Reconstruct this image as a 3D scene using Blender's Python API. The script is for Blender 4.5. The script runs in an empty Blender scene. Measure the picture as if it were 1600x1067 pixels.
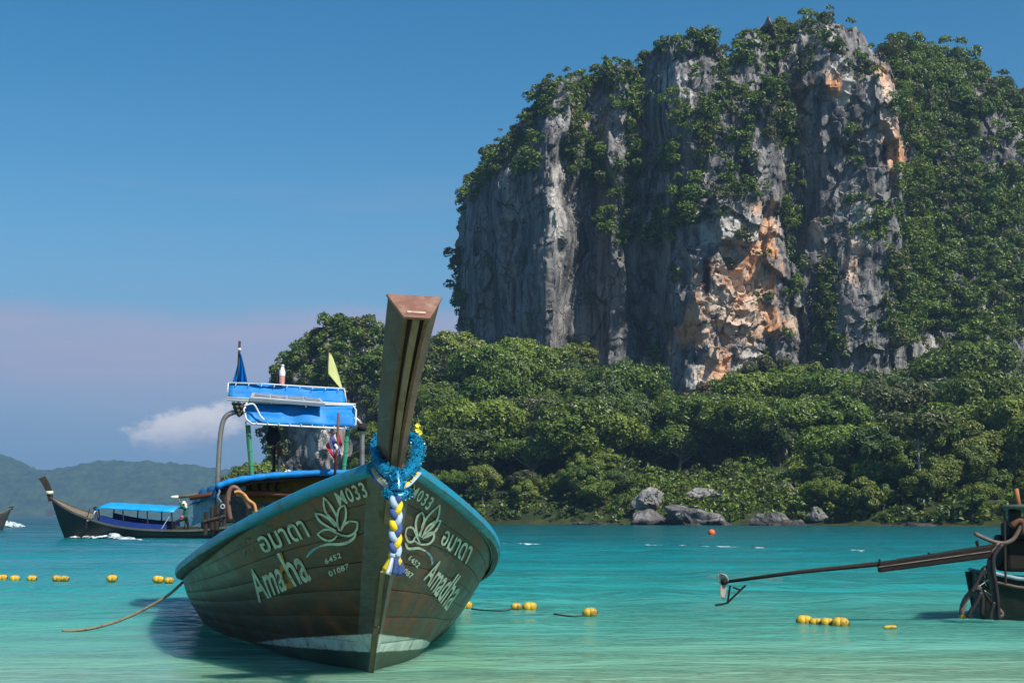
import bpy, math, random
import numpy as np
from mathutils import Matrix, Vector, Euler

C = bpy.context.scene.collection
scene = bpy.context.scene
random.seed(7)
rng = np.random.default_rng(11)
R = math.radians

# ------------------------------------------------------------------ camera, world, sun, exposure
CAM_H = 1.1
PITCH = math.atan((806 - 533.5) / 2222.2)
camd = bpy.data.cameras.new('camera')
camd.lens = 50
camd.sensor_width = 36
camd.clip_start = 0.1
camd.clip_end = 30000
cam = bpy.data.objects.new('camera', camd)
C.objects.link(cam)
cam.location = (0, 0, CAM_H)
cam.rotation_euler = (R(90) + PITCH, 0, 0)
scene.camera = cam

SUN_AZ, SUN_EL = R(140), R(47)
world = bpy.data.worlds.new('World')
scene.world = world
world.use_nodes = True


def build_world():
    nt = world.node_tree
    N, L = nt.nodes, nt.links
    N.clear()
    out = N.new('ShaderNodeOutputWorld')
    bg = N.new('ShaderNodeBackground')
    bg.inputs['Strength'].default_value = 0.108
    sky = N.new('ShaderNodeTexSky')
    sky.sky_type = 'NISHITA'
    sky.sun_disc = False
    sky.sun_elevation = SUN_EL
    sky.sun_rotation = SUN_AZ
    sky.air_density = 1.0
    sky.dust_density = 0.6
    sky.ozone_density = 2.2
    tc = N.new('ShaderNodeTexCoord')
    sep = N.new('ShaderNodeSeparateXYZ')
    L.new(tc.outputs['Generated'], sep.inputs[0])

    def mth(op, a, b=None, c=None, clamp=False):
        n = N.new('ShaderNodeMath')
        n.operation = op
        n.use_clamp = clamp
        for i, x in enumerate((a, b, c)):
            if x is None:
                continue
            if isinstance(x, (int, float)):
                n.inputs[i].default_value = x
            else:
                L.new(x, n.inputs[i])
        return n.outputs[0]

    def mix(f, a, b):
        n = N.new('ShaderNodeMix')
        n.data_type = 'RGBA'
        if isinstance(f, (int, float)):
            n.inputs['Factor'].default_value = f
        else:
            L.new(f, n.inputs['Factor'])
        for nm, x in (('A', a), ('B', b)):
            s = [i for i in n.inputs if i.name == nm and i.type == 'RGBA'][0]
            if isinstance(x, tuple):
                s.default_value = x
            else:
                L.new(x, s)
        return [o for o in n.outputs if o.type == 'RGBA'][0]

    az = mth('ARCTAN2', sep.outputs['X'], sep.outputs['Y'])       # 0 straight ahead, radians
    el = mth('ARCSINE', sep.outputs['Z'])
    comb = N.new('ShaderNodeCombineXYZ')
    L.new(az, comb.inputs[0])
    L.new(el, comb.inputs[1])

    def noise(scale, sx, sy, detail=5.0, rough=0.55, off=0.0):
        m = N.new('ShaderNodeMapping')
        m.inputs['Scale'].default_value = (sx, sy, 1)
        m.inputs['Location'].default_value = (off, off * .37, 0)
        L.new(comb.outputs[0], m.inputs['Vector'])
        n = N.new('ShaderNodeTexNoise')
        n.inputs['Scale'].default_value = scale
        n.inputs['Detail'].default_value = detail
        n.inputs['Roughness'].default_value = rough
        L.new(m.outputs[0], n.inputs['Vector'])
        return n.outputs['Fac']

    def ramp(x, lo, hi):
        n = N.new('ShaderNodeMapRange')
        n.interpolation_type = 'SMOOTHSTEP'
        n.inputs['From Min'].default_value = lo
        n.inputs['From Max'].default_value = hi
        L.new(x, n.inputs['Value'])
        return n.outputs[0]

    hs = N.new('ShaderNodeHueSaturation')
    hs.inputs['Saturation'].default_value = 1.42
    hs.inputs['Hue'].default_value = 0.492
    hs.inputs['Value'].default_value = 0.76
    L.new(sky.outputs[0], hs.inputs['Color'])
    # a soft veil of high stratus all round, thicker toward the horizon
    elw = mth('ADD', el, mth('MULTIPLY', mth('SUBTRACT', noise(3.0, 1.4, 3.0, 5, .55, 3.1), .5), 0.06))
    layer = mth('MULTIPLY', ramp(elw, 0.148, 0.124), ramp(elw, 0.030, 0.122))
    veil = mth('MULTIPLY', layer, mth('MULTIPLY_ADD', noise(5.0, 0.8, 7.0, 7, .6, 1.7), 1.5, 0.12))
    streak = mth('MULTIPLY', mth('MULTIPLY', ramp(noise(3.0, 1.0, 14.0, 7, .62, 8.2), .48, .72), ramp(el, 0.30, 0.16)), .34)
    low = mth('MULTIPLY', ramp(el, 0.24, 0.02), 0.90)
    c1 = mix(low, hs.outputs[0], (0.98, 1.90, 3.45, 1))
    c2 = mix(mth('MULTIPLY', veil, 1.0), c1, (2.75, 2.85, 4.1, 1))
    c3 = mix(streak, c2, (1.9, 2.5, 3.9, 1))
    # low cumulus puffs
    puff = noise(9.0, 1.0, 1.5, 7, .55, 5.5)
    dx = mth('DIVIDE', mth('SUBTRACT', az, -0.208), 0.062)
    dy = mth('DIVIDE', mth('SUBTRACT', mth('SUBTRACT', el, 0.062), mth('MULTIPLY', mth('ADD', az, 0.208), 0.22)), 0.019)
    d2 = mth('ADD', mth('MULTIPLY', dx, dx), mth('MULTIPLY', dy, dy))
    body = mth('ADD', mth('SUBTRACT', 1.0, d2), mth('MULTIPLY', mth('SUBTRACT', noise(22.0, 1.0, 1.3, 8, .66, 2.2), .5), 5.2))
    m1 = mth('MULTIPLY', ramp(body, 0.0, 0.9), ramp(el, 0.030, 0.060))
    shade = ramp(mth('ADD', dy, mth('MULTIPLY', mth('SUBTRACT', noise(40.0, 1, 1.3, 5, .6, 4.0), .5), 3.0)), -1.6, 1.0)
    ccol = mix(shade, (2.1, 2.4, 3.6, 1), (6.3, 5.9, 6.0, 1))
    c4 = mix(mth('MULTIPLY', m1, 0.95), c3, ccol)
    L.new(c4, bg.inputs['Color'])
    L.new(bg.outputs[0], out.inputs['Surface'])


build_world()
sund = bpy.data.lights.new('sun', 'SUN')
sund.energy = 4.9
sund.angle = R(0.53)
sund.color = (1.0, 0.945, 0.86)
sun = bpy.data.objects.new('sun', sund)
C.objects.link(sun)
SDIR = Vector((math.cos(SUN_EL) * math.sin(SUN_AZ), math.cos(SUN_EL) * math.cos(SUN_AZ), math.sin(SUN_EL)))
sun.rotation_euler = SDIR.to_track_quat('Z', 'Y').to_euler()
sun.location = (60, -20, 90)

scene.view_settings.view_transform = 'Standard'
scene.view_settings.look = 'None'
scene.view_settings.exposure = 0.42
scene.view_settings.gamma = 1.0
scene.view_settings.use_curve_mapping = False
scene.render.engine = 'CYCLES'
cy = scene.cycles
cy.max_bounces = 6
cy.diffuse_bounces = 3
cy.glossy_bounces = 3
cy.transmission_bounces = 4
cy.volume_bounces = 0
cy.transparent_max_bounces = 8
cy.caustics_reflective = False
cy.caustics_refractive = False
cy.use_denoising = True
try:
    cy.denoiser = 'OPENIMAGEDENOISE'
    cy.denoising_input_passes = 'RGB_ALBEDO_NORMAL'
    cy.denoising_prefilter = 'ACCURATE'
except Exception:
    pass


# ------------------------------------------------------------------ maths helpers
def ray(px, py):
    a = (px - 800) / 2222.2
    b = (533.5 - py) / 2222.2
    return np.array([a, math.cos(PITCH) - b * math.sin(PITCH), math.sin(PITCH) + b * math.cos(PITCH)])


def at(px, py, Y):
    """the world point at distance Y that the photograph shows at (px, py)"""
    r = ray(px, py)
    return np.array([r[0] / r[1] * Y, Y, CAM_H + r[2] / r[1] * Y])


def on_water(px, py, z=0.0):
    r = ray(px, py)
    k = (z - CAM_H) / r[2]
    return np.array([r[0] * k, r[1] * k, z])


def _h(ix, iy, iz, seed):
    n = (ix.astype(np.int64) * 374761393 + iy.astype(np.int64) * 668265263 + iz.astype(np.int64) * 1274126177 + seed * 974711) & 0xffffffff
    n = ((n ^ (n >> 13)) * 1274126177) & 0xffffffff
    n = ((n ^ (n >> 16)) * 2246822519) & 0xffffffff
    n = n ^ (n >> 15)
    return (n & 0xffffff) / float(0xffffff)


def noise3(x, y, z=0.0, seed=0):
    x, y, z = np.broadcast_arrays(np.asarray(x, float), np.asarray(y, float), np.asarray(z, float))
    x0, y0, z0 = np.floor(x), np.floor(y), np.floor(z)
    fx, fy, fz = x - x0, y - y0, z - z0
    fx = fx * fx * fx * (fx * (fx * 6 - 15) + 10)
    fy = fy * fy * fy * (fy * (fy * 6 - 15) + 10)
    fz = fz * fz * fz * (fz * (fz * 6 - 15) + 10)
    r = 0
    for dx in (0, 1):
        for dy in (0, 1):
            for dz in (0, 1):
                w = (fx if dx else 1 - fx) * (fy if dy else 1 - fy) * (fz if dz else 1 - fz)
                r = r + w * _h(x0 + dx, y0 + dy, z0 + dz, seed)
    return r * 2 - 1


def fbm(x, y, z=0.0, oct=4, seed=0, gain=.5, lac=2.03):
    a, s, t = 1.0, 0.0, 0.0
    x, y, z = np.asarray(x, float), np.asarray(y, float), np.asarray(z, float)
    for i in range(oct):
        s = s + a * noise3(x, y, z, seed + i * 17)
        t += a
        a *= gain
        x, y, z = x * lac + 3.7, y * lac + 1.3, z * lac + 7.1
    return s / t


def ridged(x, y, z=0.0, oct=4, seed=0):
    a, s, t = 1.0, 0.0, 0.0
    for i in range(oct):
        s = s + a * (1 - np.abs(noise3(x, y, z, seed + i * 31)) * 2)
        t += a
        a *= .5
        x, y, z = x * 2.1 + 1.9, y * 2.1 + 5.3, z * 2.1
    return s / t


def spl(xk, yk, x):
    """natural cubic spline, linear outside"""
    xk, yk = np.asarray(xk, float), np.asarray(yk, float)
    n = len(xk)
    A, b, hh = np.zeros((n, n)), np.zeros(n), np.diff(xk)
    A[0, 0] = A[-1, -1] = 1
    for i in range(1, n - 1):
        A[i, i - 1], A[i, i], A[i, i + 1] = hh[i - 1], 2 * (hh[i - 1] + hh[i]), hh[i]
        b[i] = 3 * ((yk[i + 1] - yk[i]) / hh[i] - (yk[i] - yk[i - 1]) / hh[i - 1])
    c = np.linalg.solve(A, b)
    bb = (yk[1:] - yk[:-1]) / hh - hh * (2 * c[:-1] + c[1:]) / 3
    d = (c[1:] - c[:-1]) / (3 * hh)
    x = np.asarray(x, float)
    i = np.clip(np.searchsorted(xk, x) - 1, 0, n - 2)
    t = x - xk[i]
    return yk[i] + bb[i] * t + c[i] * t * t + d[i] * t ** 3


def cells(x, y, z, seed):
    """cellular noise: a flat random height per cell (blocky, fractured rock)"""
    ix, iy, iz = np.floor(x), np.floor(y), np.floor(z)
    best, val = np.full(x.shape, 1e9), np.zeros(x.shape)
    for dx in (-1, 0, 1):
        for dy in (-1, 0, 1):
            for dz in (-1, 0, 1):
                a, b, c = ix + dx, iy + dy, iz + dz
                px_, py_, pz_ = a + _h(a, b, c, seed), b + _h(a, b, c, seed + 1), c + _h(a, b, c, seed + 2)
                d = (px_ - x) ** 2 + (py_ - y) ** 2 + (pz_ - z) ** 2
                m = d < best
                best = np.where(m, d, best)
                # each cell face is tilted its own way
                v = _h(a, b, c, seed + 3) + (x - px_) * (_h(a, b, c, seed + 4) - .5) * .9 + (z - pz_) * (_h(a, b, c, seed + 5) - .35) * .9
                val = np.where(m, v, val)
    return val


# ------------------------------------------------------------------ object helpers
def tag(o, label=None, cat=None, group=None, kind=None):
    if label:
        o['label'] = label
    if cat:
        o['category'] = cat
    if group:
        o['group'] = group
    if kind:
        o['kind'] = kind
    return o


def empty(name, loc=(0, 0, 0), rot=(0, 0, 0)):
    o = bpy.data.objects.new(name, None)
    o.empty_display_size = 0.2
    C.objects.link(o)
    o.location = tuple(float(q) for q in loc)
    o.rotation_euler = rot
    return o


def link(name, me, parent=None, mats=None):
    o = bpy.data.objects.new(name, me)
    C.objects.link(o)
    if mats is not None:
        for m in (mats if isinstance(mats, (list, tuple)) else [mats]):
            me.materials.append(m)
    if parent is not None:
        o.parent = parent
    return o


def quads_mesh(name, V, Q, smooth=False, attrs=None):
    """fast mesh from numpy quads"""
    V = np.asarray(V, np.float32)
    Q = np.asarray(Q, np.int32)
    k = Q.shape[1]
    me = bpy.data.meshes.new(name)
    me.vertices.add(len(V))
    me.vertices.foreach_set('co', V.ravel())
    me.loops.add(Q.size)
    me.loops.foreach_set('vertex_index', Q.ravel())
    me.polygons.add(len(Q))
    me.polygons.foreach_set('loop_start', np.arange(0, Q.size, k, dtype=np.int32))
    me.polygons.foreach_set('loop_total', np.full(len(Q), k, np.int32))
    me.update(calc_edges=True)
    me.polygons.foreach_set('use_smooth', np.full(len(Q), smooth, bool))
    if attrs:
        for nm, arr in attrs.items():
            arr = np.asarray(arr, np.float32)
            if arr.ndim == 1:
                a = me.attributes.new(nm, 'FLOAT', 'POINT')
                a.data.foreach_set('value', arr)
            else:
                a = me.attributes.new(nm, 'FLOAT_COLOR', 'POINT')
                if arr.shape[1] == 3:
                    arr = np.concatenate([arr, np.ones((len(arr), 1), np.float32)], 1)
                a.data.foreach_set('color', arr.ravel())
    me.validate()
    return me


def grid_quads(nr, nc):
    i = np.arange(nr - 1)[:, None] * nc + np.arange(nc - 1)[None]
    return np.stack([i, i + 1, i + nc + 1, i + nc], -1).reshape(-1, 4)


class MB:
    def __init__(self):
        self.v, self.f, self.m = [], [], []

    def add(self, V, F, mi=0):
        o = len(self.v)
        self.v += [tuple(float(c) for c in p) for p in V]
        for q in F:
            self.f.append([o + i for i in q])
            self.m.append(mi)
        return self

    def box(self, c, s, rot=None, mi=0):
        P = [Vector((sx * s[0] / 2, sy * s[1] / 2, sz * s[2] / 2)) for sz in (-1, 1) for sy in (-1, 1) for sx in (-1, 1)]
        if rot is not None:
            M = rot if isinstance(rot, Matrix) else Euler(rot).to_matrix()
            P = [M @ p for p in P]
        P = [p + Vector(tuple(float(q) for q in c)) for p in P]
        return self.add(P, [(0, 2, 3, 1), (4, 5, 7, 6), (0, 1, 5, 4), (2, 6, 7, 3), (0, 4, 6, 2), (1, 3, 7, 5)], mi)

    def tube(self, pts, r, n=8, mi=0, caps=True, flat=1.0):
        pts = [Vector(tuple(float(q) for q in p)) for p in pts]
        k = len(pts)
        rr = r if isinstance(r, (list, tuple, np.ndarray)) else [r] * k
        T = [(pts[min(i + 1, k - 1)] - pts[max(i - 1, 0)]).normalized() for i in range(k)]
        up = Vector((0, 0, 1)) if abs(T[0].z) < .9 else Vector((1, 0, 0))
        a = T[0].cross(up).normalized()
        V = []
        for i in range(k):
            a = (a - T[i] * a.dot(T[i])).normalized()
            b = T[i].cross(a)
            for j in range(n):
                q = 2 * math.pi * j / n
                V.append(pts[i] + (a * math.cos(q) + b * math.sin(q) * flat) * float(rr[i]))
        F = []
        for i in range(k - 1):
            for j in range(n):
                F.append((i * n + j, i * n + (j + 1) % n, (i + 1) * n + (j + 1) % n, (i + 1) * n + j))
        if caps:
            F.append(list(range(n))[::-1])
            F.append([(k - 1) * n + j for j in range(n)])
        return self.add(V, F, mi)

    def lathe(self, prof, n=16, c=(0, 0, 0), rot=None, mi=0):
        """profile of (radius, height) about z"""
        V, F = [], []
        M = Euler(rot).to_matrix() if rot is not None else Matrix.Identity(3)
        for (r, z) in prof:
            for j in range(n):
                q = 2 * math.pi * j / n
                V.append(M @ Vector((r * math.cos(q), r * math.sin(q), z)) + Vector(tuple(float(q2) for q2 in c)))
        for i in range(len(prof) - 1):
            for j in range(n):
                F.append((i * n + j, i * n + (j + 1) % n, (i + 1) * n + (j + 1) % n, (i + 1) * n + j))
        F.append(list(range(n))[::-1])
        F.append([(len(prof) - 1) * n + j for j in range(n)])
        return self.add(V, F, mi)

    def grid(self, rows, mi=0, closed=False):
        nr, nc = len(rows), len(rows[0])
        V = [p for r_ in rows for p in r_]
        F = []
        for i in range(nr - 1):
            for j in range(nc - 1 + (1 if closed else 0)):
                F.append((i * nc + j, i * nc + (j + 1) % nc, (i + 1) * nc + (j + 1) % nc, (i + 1) * nc + j))
        return self.add(V, F, mi)

    def build(self, name, mats, parent=None, smooth=False, sharp=None):
        me = bpy.data.meshes.new(name)
        me.from_pydata(self.v, [], self.f)
        me.polygons.foreach_set('material_index', self.m)
        me.polygons.foreach_set('use_smooth', [smooth] * len(self.f))
        me.update()
        if sharp is not None:
            me.set_sharp_from_angle(angle=R(sharp))
        return link(name, me, parent, mats)


def bevel(o, w=.006, seg=2):
    m = o.modifiers.new('bevel', 'BEVEL')
    m.width = w
    m.segments = seg
    m.limit_method = 'ANGLE'
    m.angle_limit = R(40)
    return o


def solid(o, t, off=0.0):
    m = o.modifiers.new('solid', 'SOLIDIFY')
    m.thickness = t
    m.offset = off
    return o


# ------------------------------------------------------------------ material helpers
class NT:
    def __init__(self, name):
        self.m = bpy.data.materials.new(name)
        self.m.use_nodes = True
        self.t = self.m.node_tree
        self.N, self.L = self.t.nodes, self.t.links
        self.p = self.N['Principled BSDF']
        self.out = self.N['Material Output']

    def n(self, typ, **kw):
        nd = self.N.new(typ)
        for k, v in kw.items():
            setattr(nd, k, v)
        return nd

    def put(self, sock, x):
        if isinstance(x, (int, float, tuple, list)):
            if isinstance(x, (tuple, list)) and len(x) == 3 and sock.type == 'RGBA':
                x = (*x, 1)
            sock.default_value = x
        else:
            self.L.new(x, sock)

    def coord(self, kind='Object', scale=(1, 1, 1), loc=(0, 0, 0)):
        if kind == 'World':
            src = self.n('ShaderNodeNewGeometry').outputs['Position']
        else:
            src = self.n('ShaderNodeTexCoord').outputs[kind]
        mp = self.n('ShaderNodeMapping')
        mp.inputs['Scale'].default_value = scale
        mp.inputs['Location'].default_value = loc
        self.L.new(src, mp.inputs['Vector'])
        return mp.outputs[0]

    def noise(self, vec, scale=5, detail=4, rough=.55, dist=0.0):
        nd = self.n('ShaderNodeTexNoise')
        nd.inputs['Scale'].default_value = scale
        nd.inputs['Detail'].default_value = detail
        nd.inputs['Roughness'].default_value = rough
        nd.inputs['Distortion'].default_value = dist
        self.L.new(vec, nd.inputs['Vector'])
        return nd.outputs['Fac']

    def ramp(self, x, lo, hi, a=0.0, b=1.0):
        nd = self.n('ShaderNodeMapRange')
        nd.interpolation_type = 'SMOOTHSTEP'
        nd.inputs['From Min'].default_value = lo
        nd.inputs['From Max'].default_value = hi
        nd.inputs['To Min'].default_value = a
        nd.inputs['To Max'].default_value = b
        self.put(nd.inputs['Value'], x)
        return nd.outputs[0]

    def math(self, op, a, b=None, c=None):
        nd = self.n('ShaderNodeMath', operation=op)
        for i, x in enumerate((a, b, c)):
            if x is not None:
                self.put(nd.inputs[i], x)
        return nd.outputs[0]

    def mix(self, f, a, b, mode='MIX'):
        nd = self.n('ShaderNodeMix', data_type='RGBA', blend_type=mode)
        self.put(nd.inputs['Factor'], f)
        sa = [i for i in nd.inputs if i.name == 'A' and i.type == 'RGBA'][0]
        sb = [i for i in nd.inputs if i.name == 'B' and i.type == 'RGBA'][0]
        self.put(sa, a)
        self.put(sb, b)
        return [o for o in nd.outputs if o.type == 'RGBA'][0]

    def attr(self, name, out='Fac'):
        nd = self.n('ShaderNodeAttribute', attribute_name=name)
        return nd.outputs[out]

    def sep(self, vec):
        nd = self.n('ShaderNodeSeparateXYZ')
        self.L.new(vec, nd.inputs[0])
        return nd.outputs

    def bump(self, hgt, strength=.3, dist=.01, normal=None):
        nd = self.n('ShaderNodeBump')
        nd.inputs['Strength'].default_value = strength
        nd.inputs['Distance'].default_value = dist
        self.L.new(hgt, nd.inputs['Height'])
        if normal is not None:
            self.L.new(normal, nd.inputs['Normal'])
        self.L.new(nd.outputs[0], self.p.inputs['Normal'])
        return nd.outputs[0]

    def set(self, col=None, rough=None, spec=None, metal=None):
        if col is not None:
            self.put(self.p.inputs['Base Color'], col)
        if rough is not None:
            self.put(self.p.inputs['Roughness'], rough)
        if spec is not None:
            self.put(self.p.inputs['Specular IOR Level'], spec)
        if metal is not None:
            self.put(self.p.inputs['Metallic'], metal)
        return self


def worn(name, col, col2=None, scale=6, rough=.5, spec=.4, metal=0.0, dirt=.35, bump=.15, stretch=(1, 1, 1)):
    """paint, metal or cloth: a base colour with wear and grain"""
    t = NT(name)
    v = t.coord('Object', stretch)
    n1 = t.noise(v, scale, 5, .6)
    n2 = t.noise(v, scale * 7, 4, .6)
    col2 = col2 or tuple(c * .45 for c in col)
    f = t.math('MULTIPLY', t.ramp(n1, .42, .75), dirt * 2)
    c = t.mix(f, col, col2)
    c = t.mix(t.ramp(n2, .3, .8, 0, .3), c, tuple(x * .7 for x in col))
    t.set(c, t.ramp(n1, .2, .8, max(rough - .1, .05), min(rough + .15, 1)), spec, metal)
    t.bump(n2, bump, .004)
    return t.m


def wood(name, col, col2, scale=4, axis=(1, .12, 1), rough=.6, spec=.3, bump=.3):
    t = NT(name)
    v = t.coord('Object', axis)
    g = t.noise(v, scale * 6, 5, .65, .4)
    b = t.noise(t.coord('Object'), scale * .5, 4, .6)
    c = t.mix(t.ramp(g, .3, .72), col, col2)
    c = t.mix(t.ramp(b, .4, .75, 0, .6), c, tuple(x * .5 for x in col))
    t.set(c, t.ramp(b, .2, .8, rough - .1, min(1, rough + .2)), spec)
    t.bump(g, bump, .003)
    return t.m

# ------------------------------------------------------------------ setting materials
def water_material():
    t = NT('sea_water')
    pos = t.n('ShaderNodeNewGeometry').outputs['Position']
    s = t.sep(pos)
    nbig = t.noise(t.coord('World', (.09, .22, 1)), 1.0, 4, .55)
    nmid = t.noise(t.coord('World', (.35, 1.3, 1), (3, 7, 0)), 1.0, 4, .6)
    # shallower water lies to the near right, where the beach comes out
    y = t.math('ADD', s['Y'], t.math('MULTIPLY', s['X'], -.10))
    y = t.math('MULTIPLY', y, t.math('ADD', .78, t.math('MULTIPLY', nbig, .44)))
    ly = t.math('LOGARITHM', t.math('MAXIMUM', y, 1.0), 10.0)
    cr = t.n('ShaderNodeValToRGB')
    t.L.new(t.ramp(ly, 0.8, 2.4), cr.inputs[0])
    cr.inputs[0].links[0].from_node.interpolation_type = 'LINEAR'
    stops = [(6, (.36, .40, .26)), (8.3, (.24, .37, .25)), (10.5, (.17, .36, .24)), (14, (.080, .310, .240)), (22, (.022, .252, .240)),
             (36, (.007, .195, .215)), (60, (.004, .135, .165)), (110, (.004, .083, .100)), (220, (.006, .050, .060))]  # farthest stops darkened to stand in for the trees' reflection along the shore
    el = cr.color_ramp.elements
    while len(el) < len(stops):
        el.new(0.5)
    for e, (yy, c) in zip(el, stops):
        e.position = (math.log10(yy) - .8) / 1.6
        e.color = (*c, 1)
    col = t.mix(t.ramp(nmid, .35, .75, 0, .22), cr.outputs[0], (.012, .20, .21))
    # waves: several scales of bump, fading with distance so far water keeps its texture but not its noise
    w1 = t.noise(t.coord('World', (.8, 1.5, 1)), 1.5, 2, .5, .8)
    w2 = t.noise(t.coord('World', (.8, 1.6, 1), (5, 2, 0)), 5.0, 2, .5, .3)
    w3 = t.noise(t.coord('World', (.10, .30, 1), (1, 9, 0)), 1.0, 4, .6, .4)
    patch = t.ramp(t.noise(t.coord('World', (.05, .16, 1), (8, 3, 0)), 1.0, 3, .5), .38, .62, .35, 1.25)
    hsum = t.math('ADD', t.math('MULTIPLY', w1, .12), t.math('MULTIPLY', w2, .040))
    hsum = t.math('MULTIPLY', t.math('ADD', hsum, t.math('MULTIPLY', w3, .42)), patch)
    b = t.n('ShaderNodeBump')
    b.inputs['Strength'].default_value = 1.0
    b.inputs['Distance'].default_value = 1.0
    t.L.new(hsum, b.inputs['Height'])
    dif = t.n('ShaderNodeSubsurfaceScattering', falloff='BURLEY')
    t.L.new(col, dif.inputs['Color'])
    dif.inputs['Scale'].default_value = .42
    dif.inputs['Radius'].default_value = (.5, 1.0, .9)
    glo = t.n('ShaderNodeBsdfGlossy')
    glo.inputs['Roughness'].default_value = .11
    glo.inputs['Color'].default_value = (.9, .95, 1, 1)
    t.L.new(b.outputs[0], glo.inputs['Normal'])
    t.L.new(b.outputs[0], dif.inputs['Normal'])
    fr = t.n('ShaderNodeFresnel')
    fr.inputs['IOR'].default_value = 1.33
    t.L.new(b.outputs[0], fr.inputs['Normal'])
    mx = t.n('ShaderNodeMixShader')
    t.L.new(t.math('MINIMUM', t.math('MULTIPLY', fr.outputs[0], .62), .50), mx.inputs[0])
    t.L.new(dif.outputs[0], mx.inputs[1])
    t.L.new(glo.outputs[0], mx.inputs[2])
    t.L.new(mx.outputs[0], t.out.inputs['Surface'])
    return t.m


def rock_material():
    t = NT('limestone')
    pc = t.coord('World')
    vs = t.noise(t.coord('World', (.55, .55, .045)), 1.0, 7, .62, .5)          # vertical water streaks
    vs2 = t.noise(t.coord('World', (1.9, 1.9, .10), (9, 2, 4)), 1.0, 5, .6, .3)
    bl = t.noise(t.coord('World', (.16, .16, .10), (2, 2, 1)), 1.0, 6, .6)
    fine = t.noise(t.coord('World', (1, 1, .55)), 1.4, 8, .68)
    grey = t.mix(t.ramp(vs, .36, .66), (.068, .067, .070), (.265, .253, .240))
    grey = t.mix(t.ramp(bl, .45, .72, 0, .75), grey, (.40, .38, .355))
    grey = t.mix(t.ramp(vs2, .52, .72, 0, .65), grey, (.035, .037, .042))
    org = t.mix(t.ramp(fine, .35, .66), (.47, .18, .065), (.78, .47, .26))
    org = t.mix(t.ramp(bl, .38, .58, 0, .85), org, (.62, .50, .40))
    pale = t.mix(t.ramp(fine, .3, .7), (.36, .34, .32), (.68, .64, .58))
    c = t.mix(t.attr('pale'), grey, pale)
    c = t.mix(t.attr('orange'), c, org)
    c = t.mix(t.attr('stain'), c, (.05, .018, .014))
    c = t.mix(t.ramp(fine, .52, .8, 0, .6), c, (.03, .03, .032))
    vo = t.n('ShaderNodeTexVoronoi', feature='DISTANCE_TO_EDGE')
    wv = t.n('ShaderNodeVectorMath', operation='ADD')
    nv = t.n('ShaderNodeTexNoise')
    nv.inputs['Scale'].default_value = .35
    nv.inputs['Detail'].default_value = 4
    t.L.new(pc, nv.inputs['Vector'])
    t.L.new(nv.outputs['Color'], wv.inputs[1])
    t.L.new(t.coord('World', (.30, .30, .16)), wv.inputs[0])
    t.L.new(wv.outputs[0], vo.inputs['Vector'])
    vo.inputs['Scale'].default_value = 1.0
    crk = t.math('MULTIPLY', t.ramp(vo.outputs['Distance'], .045, .0), t.ramp(bl, .35, .6))
    c = t.mix(t.math('MULTIPLY', crk, .75), c, (.022, .021, .022))
    wz = t.sep(t.n('ShaderNodeNewGeometry').outputs['Position'])['Z']
    c = t.mix(t.ramp(t.math('SUBTRACT', wz, t.math('MULTIPLY', fine, .5)), .55, .15, 0, .8), c, (.03, .028, .024))
    t.set(c, .9, .15)
    fine = t.math('SUBTRACT', fine, t.math('MULTIPLY', crk, .5))
    h = t.math('ADD', t.math('MULTIPLY', fine, 1.0), t.math('MULTIPLY', vs2, .7))
    t.bump(h, .9, .55)
    return t.m


def leaf_material(name, src):
    t = NT(name)
    if src == 'object':
        base = t.n('ShaderNodeObjectInfo').outputs['Color']
    else:
        base = t.attr('tint', 'Color')
    geo = t.n('ShaderNodeNewGeometry')
    isl = geo.outputs['Random Per Island']
    br = t.n('ShaderNodeBrightContrast')
    f = t.math('MULTIPLY_ADD', isl, .9, .55)
    c = t.mix(1.0, base, t.n('ShaderNodeCombineColor').outputs[0], 'MULTIPLY')
    cc = [n for n in t.N if n.bl_idname == 'ShaderNodeCombineColor'][0]
    t.L.new(f, cc.inputs[0])
    t.L.new(t.math('MULTIPLY_ADD', isl, .75, .62), cc.inputs[1])
    t.L.new(t.math('MULTIPLY_ADD', isl, .5, .75), cc.inputs[2])
    t.N.remove(br)
    d = t.n('ShaderNodeBsdfDiffuse')
    t.L.new(c, d.inputs['Color'])
    tr = t.n('ShaderNodeBsdfTranslucent')
    t.L.new(t.mix(.5, c, (.09, .16, .02)), tr.inputs['Color'])
    g = t.n('ShaderNodeBsdfGlossy')
    g.inputs['Roughness'].default_value = .45
    m1 = t.n('ShaderNodeMixShader')
    m1.inputs[0].default_value = .30
    t.L.new(d.outputs[0], m1.inputs[1])
    t.L.new(tr.outputs[0], m1.inputs[2])
    m2 = t.n('ShaderNodeMixShader')
    m2.inputs[0].default_value = .035
    t.L.new(m1.outputs[0], m2.inputs[1])
    t.L.new(g.outputs[0], m2.inputs[2])
    t.L.new(m2.outputs[0], t.out.inputs['Surface'])
    return t.m


def ground_material():
    t = NT('forest_floor')
    n = t.noise(t.coord('World', (.3, .3, .3)), 1, 6, .65)
    c = t.mix(t.ramp(n, .35, .7), (.022, .035, .012), (.05, .06, .022))
    t.set(c, .95, .1)
    t.bump(n, .8, .5)
    return t.m


def hill_material():
    t = NT('far_forest')
    n = t.noise(t.coord('World', (.035, .035, .05)), 1, 6, .65)
    n2 = t.noise(t.coord('World', (.16, .16, .2)), 1, 4, .7)
    c = t.mix(t.ramp(n, .35, .68), (.016, .036, .014), (.060, .095, .028))
    c = t.mix(t.ramp(n2, .45, .7, 0, .6), c, (.014, .028, .013))
    t.set(c, 1.0, .05)
    t.bump(n2, 1.0, 6.0)
    return t.m


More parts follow.
